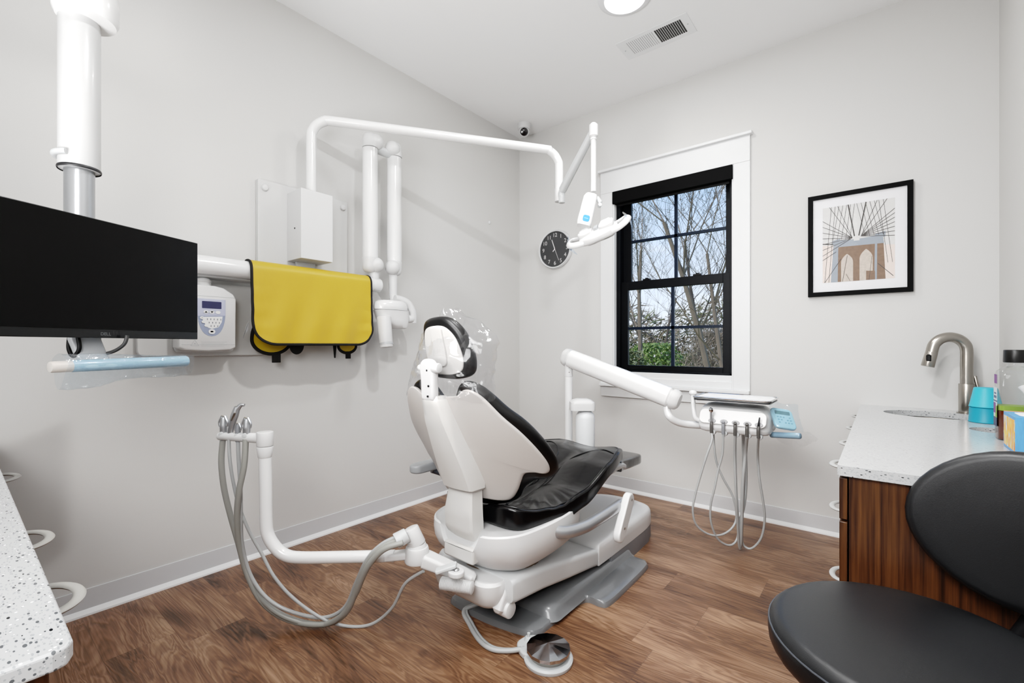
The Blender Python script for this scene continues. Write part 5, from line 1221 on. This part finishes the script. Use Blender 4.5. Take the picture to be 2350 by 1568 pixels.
def lab(y0, y1, z0, z1, mi, l=0):
    n0 = len(bm.faces); box(bm, (xl - .0006 - l * .0003, mb_.y + y0, HC + z0), (xl, mb_.y + y1, HC + z1)); setmi(bm, n0, mi)
lab(-.033, .033, .05, .2, 0); lab(-.033, .033, .05, .085, 1, 1); lab(-.033, .0, .085, .13, 2, 1); lab(-.01, .03, .1, .14, 3, 2); lab(-.03, .02, .215, .25, 3, 0); lab(-.033, .033, .145, .15, 4, 1); lab(-.025, .025, .158, .168, 4, 1); lab(-.02, .02, .174, .18, 4, 1)
obj('label_print', bm, [labelw, mat('navy label', (36, 50, 84), .5), liqgreen, purple, mat('dark blue label', (40, 70, 110), .5)], mw, smooth=False)

# left hand run
bm = B(); r_ = .02
counter(bm, [(XL + .001, .097), (-.755 - r_, .097), (-.755 - .006, .091), (-.755, .097 - r_), (-.755, -.5), (XL + .001, -.5)], [], HC - .024, HC)
top('countertop', bm, [quartz_m, quartz_m], 'white speckled quartz countertop filling the lower left corner', 'countertop', smooth=False, bevel=.004)
for x0, x1, hx, lb in ((-.79, -1.22, -1.045, 'dark walnut drawer cabinet under the end of the left counter'), (-1.22, -1.72, -1.40, 'dark walnut cabinet in the middle of the left counter'), (-1.72, -2.76, -2.12, 'dark walnut cabinet against the left wall under the counter')):
    t = thing('base_cabinet', lb, 'cabinet', ((x0 + x1) / 2, -.2, 0), group='walnut cabinets of the left counter')
    bm = B(); box(bm, (x1 + .001, -.49, .09), (x0, .055, HC - .026)); obj('carcass', bm, walnut, t, smooth=False)
    bm = B(); box(bm, (x1 + .002, -.49, 0), (x0 - .02, .0, .089)); obj('toe_kick', bm, black, t, smooth=False)
    for z0, z1 in ((.66, .8), (.1, .652)):
        bm = B(); box(bm, (x1 + .003, .058, z0), (x0 - .003, .078, z1)); d_ = obj('drawer' if z0 > .5 else 'door', bm, walnut, t, bevel=.002)
        if z0 > .5: dring(d_, (hx, .076, .79), (0, 1, 0), (1, 0, 0), .13, .062, m=mat('warm grey handle', (158, 156, 152), .45))

# ================================================================== STOOL
sc_ = V((.05, 1.335, 0)); stl = thing('operator_stool', 'charcoal upholstered rolling stool with round backrest in the right foreground', 'stool', sc_)
zt_ = .555; Rr = .278
so = [(Rr * math.cos(t), Rr * math.sin(t)) for t in [2 * PI * i / 40 for i in range(40)]]
bm = B(); slab(bm, so, (0, 0), lambda a, b, w: V((sc_.x + a, sc_.y + b, zt_ - .085 + w)), .085, .035, raw=True, dome=.008, edge=8, fr=(.9, .75, .6, .45, .3, .15)); ss = obj('seat', bm, leath3, stl)
P = [V((sc_.x + (Rr - .0025) * math.cos(t), sc_.y + (Rr - .0025) * math.sin(t), zt_ - .022)) for t in [2 * PI * i / 60 for i in range(60)]]
bm = B(); tube(bm, P, .0022, n=6, k=1, closed=True, smooth=False); obj('seam', bm, mat('seam grey', (66, 70, 76), .5), ss)
bk0 = V((.262, 1.615, .752)); bn = V((-.32, -.94, .1)).normalized(); bu = V((0, 0, 1)).cross(bn).normalized(); bv = bn.cross(bu).normalized()
bo_ = [(.215 * math.cos(t) * (1 + .04 * math.cos(2 * t)), .192 * math.sin(t)) for t in [2 * PI * i / 40 for i in range(40)]]
bm = B(); slab(bm, bo_, (0, 0), lambda a, b, w: bk0 + bu * a + bv * b + bn * (w - .05 + .6 * a * a), .055, .024, raw=True, dome=-.0, fr=(.85, .7, .5, .3, .15)); obj('backrest', bm, leath3, stl)
bm = B(); tube(bm, [bk0 - bn * .05 + V((0, 0, -.05)), bk0 - bn * .07 + V((0, 0, -.2)), V((.19, 1.55, .45)), V((.1, 1.42, .44))], .014, n=12); obj('back_support', bm, darkm, stl)
bm = B(); cyl(bm, sc_ + V((0, 0, .12)), sc_ + V((0, 0, .47)), .025); obj('gas_column', bm, darkm, stl)
for i in range(5):
    a = 2 * PI * i / 5 + .3; e = sc_ + V((math.cos(a) * .25, math.sin(a) * .25, .075)); bm = B(); bar(bm, sc_ + V((0, 0, .11)), e, .045, .03, r=.01); lg_ = obj('leg', bm, alum, stl)
    bm = B(); cyl(bm, V((e.x - .012, e.y, .03)), V((e.x + .012, e.y, .03)), .03, e=.004); cyl(bm, (e.x, e.y, .03), (e.x, e.y, .08), .006); obj('caster', bm, black, lg_)

# ================================================================== OUTSIDE
GZ = -.5
grass = mat('grass', (104, 128, 66), .95, var=.4, vscale=2)
bm = B(); box(bm, (-30, YB + .4, GZ - .1), (14, 40, GZ)); tag(obj('ground', bm, grass, smooth=False), kind='structure')
barkm = mat('grey brown bark', (104, 92, 78), .9, var=.25, vscale=6)
barkd = mat('dark twig bark', (78, 68, 60), .9, var=.3, vscale=8)
def branch(segs, p, d, l, r, lv, R_, maxl):
    n = 4 if lv < 2 else 3; pts = [(p.copy(), r)]
    for i in range(n):
        d = (d + V((R_.uniform(-1, 1), R_.uniform(-1, 1), R_.uniform(-.5, .9))) * (.1 + .05 * lv)).normalized(); p = p + d * l / n; r2 = r * (1 - .5 * (i + 1) / n)
        pts.append((p.copy(), r2))
        if lv < maxl and (i > 0 or lv > 0):
            for _ in range(2 if lv < 1 else (2 if R_.random() < .35 else 1)):
                ax_ = V((R_.uniform(-1, 1), R_.uniform(-1, 1), R_.uniform(-.15, .8))).normalized(); nd = (d * .75 + ax_ * .8).normalized()
                branch(segs, p.copy(), nd, l * R_.uniform(.5, .75), max(r2 * .45, .0035), lv + 1, R_, maxl)
    segs.append(pts)
def tree(x, y, h, r, seed, label, lean=(0, 0), maxl=4, m=barkm, group=None):
    R_ = random.Random(seed); segs = []; branch(segs, V((x, y, GZ)), V((lean[0], lean[1], 1)).normalized(), h, r, 0, R_, maxl)
    bmT, bmC = B(), B()
    for pts in segs:
        trunk = pts[0][1] > r * .5
        bm = bmT if trunk else bmC
        n = 8 if trunk else 3; R2 = []
        for i, (p, rr) in enumerate(pts):
            a = pts[max(i - 1, 0)][0]; b = pts[min(i + 1, len(pts) - 1)][0]; u, v, w = frame_of(b - a); R2.append(ringpts(p, u, v, rr, n))
        rings(bm, R2, False, False)
    t = thing('bare_tree', label, 'tree', (x, y, GZ), group); obj('trunk', bmT, m, t); obj('branches', bmC, m, t); return t
def at(px, y): r = FW + RT * ((px - CX) / F); t = y / r.y; return CAM.x + r.x * t
tree(at(1472, 8.5), 8.5, 3.6, .06, 3, 'leafless tree seen through the left panes of the window', (.02, 0), 4, group=None)
tree(at(1650, 8.0), 8.0, 3.9, .065, 12, 'leafless tree with thick leaning trunk seen through the right panes', (-.12, 0), 4)
tree(at(1610, 11), 11, 4.2, .055, 21, 'slender leafless tree behind the thick leaning one outside', (.02, 0), 4, barkd)
tree(at(1520, 14), 14, 3.2, .06, 35, 'distant low leafless tree outside in the middle of the window', (0, 0), 4, barkd)
tree(at(1690, 6.5), 6.5, 3.0, .04, 44, 'leafless tree closest to the right edge of the window', (-.1, .1), 4)
def shrub(x, y, w, h, seed, m, label, n=2600, ls=.03, twig=False):
    R_ = random.Random(seed); bm = B()
    for i in range(n):
        a = R_.uniform(0, 2 * PI); rr = math.sqrt(R_.random()); z = R_.random(); k = math.sqrt(max(0, 1 - z * z * .85)); c = V((x + math.cos(a) * rr * w * k, y + math.sin(a) * rr * w * .5 * k, GZ + z * h))
        if twig:
            d = V((R_.uniform(-1, 1), R_.uniform(-1, 1), R_.uniform(-.2, 1.3))).normalized() * R_.uniform(.15, .5); s = d.cross(V((R_.random(), R_.random(), .3))).normalized() * R_.uniform(.003, .008)
            bm.faces.new([bm.verts.new(q) for q in (c - s, c + s, c + d)])
        else:
            u = V((R_.uniform(-1, 1), R_.uniform(-1, 1), R_.uniform(-1, 1))).normalized(); v = u.cross(V((R_.uniform(-1, 1), R_.uniform(-1, 1), R_.uniform(-1, 1)))).normalized(); s = ls * R_.uniform(.6, 1.5)
            bm.faces.new([bm.verts.new(q) for q in (c - u * s, c - v * s * .5, c + u * s, c + v * s * .5)])
    return top('shrub', bm, m, label, 'shrub', smooth=False, loc=(x, y, GZ))
gr1 = mat('spring leaves', (118, 136, 76), .8, var=.35, vscale=9); gr2 = mat('dull leaves', (110, 112, 80), .85, var=.4, vscale=9); tw = mat('grey twigs', (138, 126, 112), .9, var=.35, vscale=8)
shrub(at(1500, 9.5), 9.5, 1.0, 1.75, 1, gr1, 'bright green shrub outside behind the lower left pane', 5000, .035)
shrub(at(1590, 12), 12, 1.0, 1.5, 2, gr2, 'dull green shrub outside at the middle of the lower panes', 4000, .04)
shrub(at(1640, 9), 9, .8, 1.95, 3, tw, 'tangle of grey twigs outside behind the lower right pane', 5000, twig=True)
shrub(at(1450, 8), 8, .5, 1.6, 6, gr2, 'olive shrub outside at the left edge of the window', 2500, .035)
bm = B(); R_ = random.Random(5)
for i in range(16000):
    x = R_.uniform(-17, 0); y = R_.uniform(17, 20); z = GZ + R_.random() ** 1.2 * (2.9 + .5 * math.sin(x * 2.1) + .3 * math.sin(x * 5)); d = V((R_.uniform(-1, 1), R_.uniform(-1, 1), R_.uniform(-.3, 1.2))).normalized() * R_.uniform(.3, .8); s = d.cross(V((R_.random(), R_.random(), .3))).normalized() * R_.uniform(.015, .04); c = V((x, y, z))
    f = bm.faces.new([bm.verts.new(q) for q in (c - s, c + s, c + d)]); f.material_index = R_.choice((0, 0, 1, 2))
top('thicket', bm, [tw, gr2, mat('brown twigs', (120, 104, 86), .9)], 'grey brown thicket along the far edge of the garden', 'thicket', kind='stuff', smooth=False)

# ================================================================== LIGHT
def area(name, loc, size, power, rot=(0, 0, 0), color=(1, 1, 1), shape='DISK', sy=None, spread=PI):
    l = bpy.data.lights.new(name, 'AREA'); l.shape = shape; l.size = size; l.energy = power; l.color = color; l.spread = spread
    if sy: l.size_y = sy
    o = bpy.data.objects.new(name, l); COL.objects.link(o); o.location = loc; o.rotation_euler = rot; return o
def aim(p, q): return (V(q) - V(p)).to_track_quat('-Z', 'Y').to_euler()
area('ceiling_lamp', (-1.165, 2.475, ZC - .03), .2, 10, color=(1, .997, .99))
area('ceiling_lamp', (-.55, 1.2, ZC - .03), .14, 28, color=(1, .997, .99))
area('soft_fill', (.1, -.85, 1.9), 1.1, 24, rot=aim((.1, -.85, 1.9), (-2.4, 1.5, .0)), shape='SQUARE', spread=math.radians(115))
area('soft_fill', (-.75, -.3, 2.4), 1.0, 11, rot=aim((-.75, -.3, 2.4), (-.9, 3.5, .3)), shape='SQUARE', spread=math.radians(75))
area('ceiling_fill', (-1.1, -.75, 1.3), .9, 37, rot=aim((-1.1, -.75, 1.3), (-1.1, 1.15, 3.2)), shape='SQUARE', spread=math.radians(120))  # added uplight to brighten the ceiling, stands for no fixture in the room
sun = bpy.data.lights.new('sun', 'SUN'); sun.energy = 2.4; sun.angle = .02; sun.color = (1, .96, .9); so_ = bpy.data.objects.new('sun', sun); COL.objects.link(so_); so_.rotation_euler = (math.radians(48), 0, math.radians(-28))
w = bpy.data.worlds.new('world'); bpy.context.scene.world = w; w.use_nodes = True; nt = w.node_tree; N = nt.nodes; L = nt.links
bg = N['Background']; tc = N.new('ShaderNodeTexCoord'); sp = N.new('ShaderNodeSeparateXYZ'); L.new(tc.outputs['Generated'], sp.inputs[0])
cr = N.new('ShaderNodeValToRGB'); L.new(sp.outputs['Z'], cr.inputs[0]); e = cr.color_ramp.elements
e[0].position = 0; e[0].color = (*srgb((226, 236, 248)), 1); e[1].position = .6; e[1].color = (*srgb((96, 160, 236)), 1)
x = e.new(.12); x.color = (*srgb((206, 224, 246)), 1); x = e.new(.36); x.color = (*srgb((146, 192, 244)), 1)
n = N.new('ShaderNodeTexNoise'); n.inputs['Scale'].default_value = 5; n.inputs['Detail'].default_value = 5; mp = N.new('ShaderNodeMapping'); mp.inputs['Scale'].default_value = (1, 1, 2.5); L.new(tc.outputs['Generated'], mp.inputs[0]); L.new(mp.outputs[0], n.inputs[0])
mr = N.new('ShaderNodeMapRange'); mr.inputs['From Min'].default_value = .52; mr.inputs['From Max'].default_value = .72; mr.inputs['To Max'].default_value = .7; L.new(n.outputs['Fac'], mr.inputs['Value'])
mx = N.new('ShaderNodeMix'); mx.data_type = 'RGBA'; L.new(mr.outputs[0], mx.inputs['Factor']); L.new(cr.outputs[0], mx.inputs['A']); mx.inputs['B'].default_value = (.95, .96, .98, 1)
L.new(mx.outputs['Result'], bg.inputs[0]); bg.inputs[1].default_value = 1.35

# ================================================================== CAMERA
cam = bpy.data.cameras.new('camera'); co = bpy.data.objects.new('camera', cam); COL.objects.link(co); bpy.context.scene.camera = co
cam.sensor_width = 36; cam.lens = 36 * F / 2350; cam.shift_y = 10 / 2350; cam.clip_start = .02
co.location = CAM; co.rotation_euler = (math.radians(90), 0, _a)
s = bpy.context.scene
s.view_settings.view_transform = 'Standard'; s.view_settings.look = 'None'; s.view_settings.exposure = 0; s.view_settings.gamma = 1
s.view_settings.use_curve_mapping = True
cm = s.view_settings.curve_mapping; cm.use_clip = False; cm.extend = 'EXTRAPOLATED'; cc_ = cm.curves[3]
cc_.points[0].location = (0, 0); cc_.points[1].location = (1.0, .91)
for a_, b_ in ((.014, .009), (.05, .062), (.12, .18), (.27, .385), (.43, .555), (.62, .68), (.8, .79)): cc_.points.new(a_, b_)
cm.update()
s.cycles.use_denoising = True; s.cycles.max_bounces = 5; s.cycles.diffuse_bounces = 3; s.cycles.glossy_bounces = 3; s.cycles.use_adaptive_sampling = True; s.cycles.adaptive_threshold = .04; s.cycles.adaptive_min_samples = 16; s.cycles.transparent_max_bounces = 10; s.cycles.sample_clamp_indirect = 4; s.cycles.caustics_reflective = False; s.cycles.caustics_refractive = False
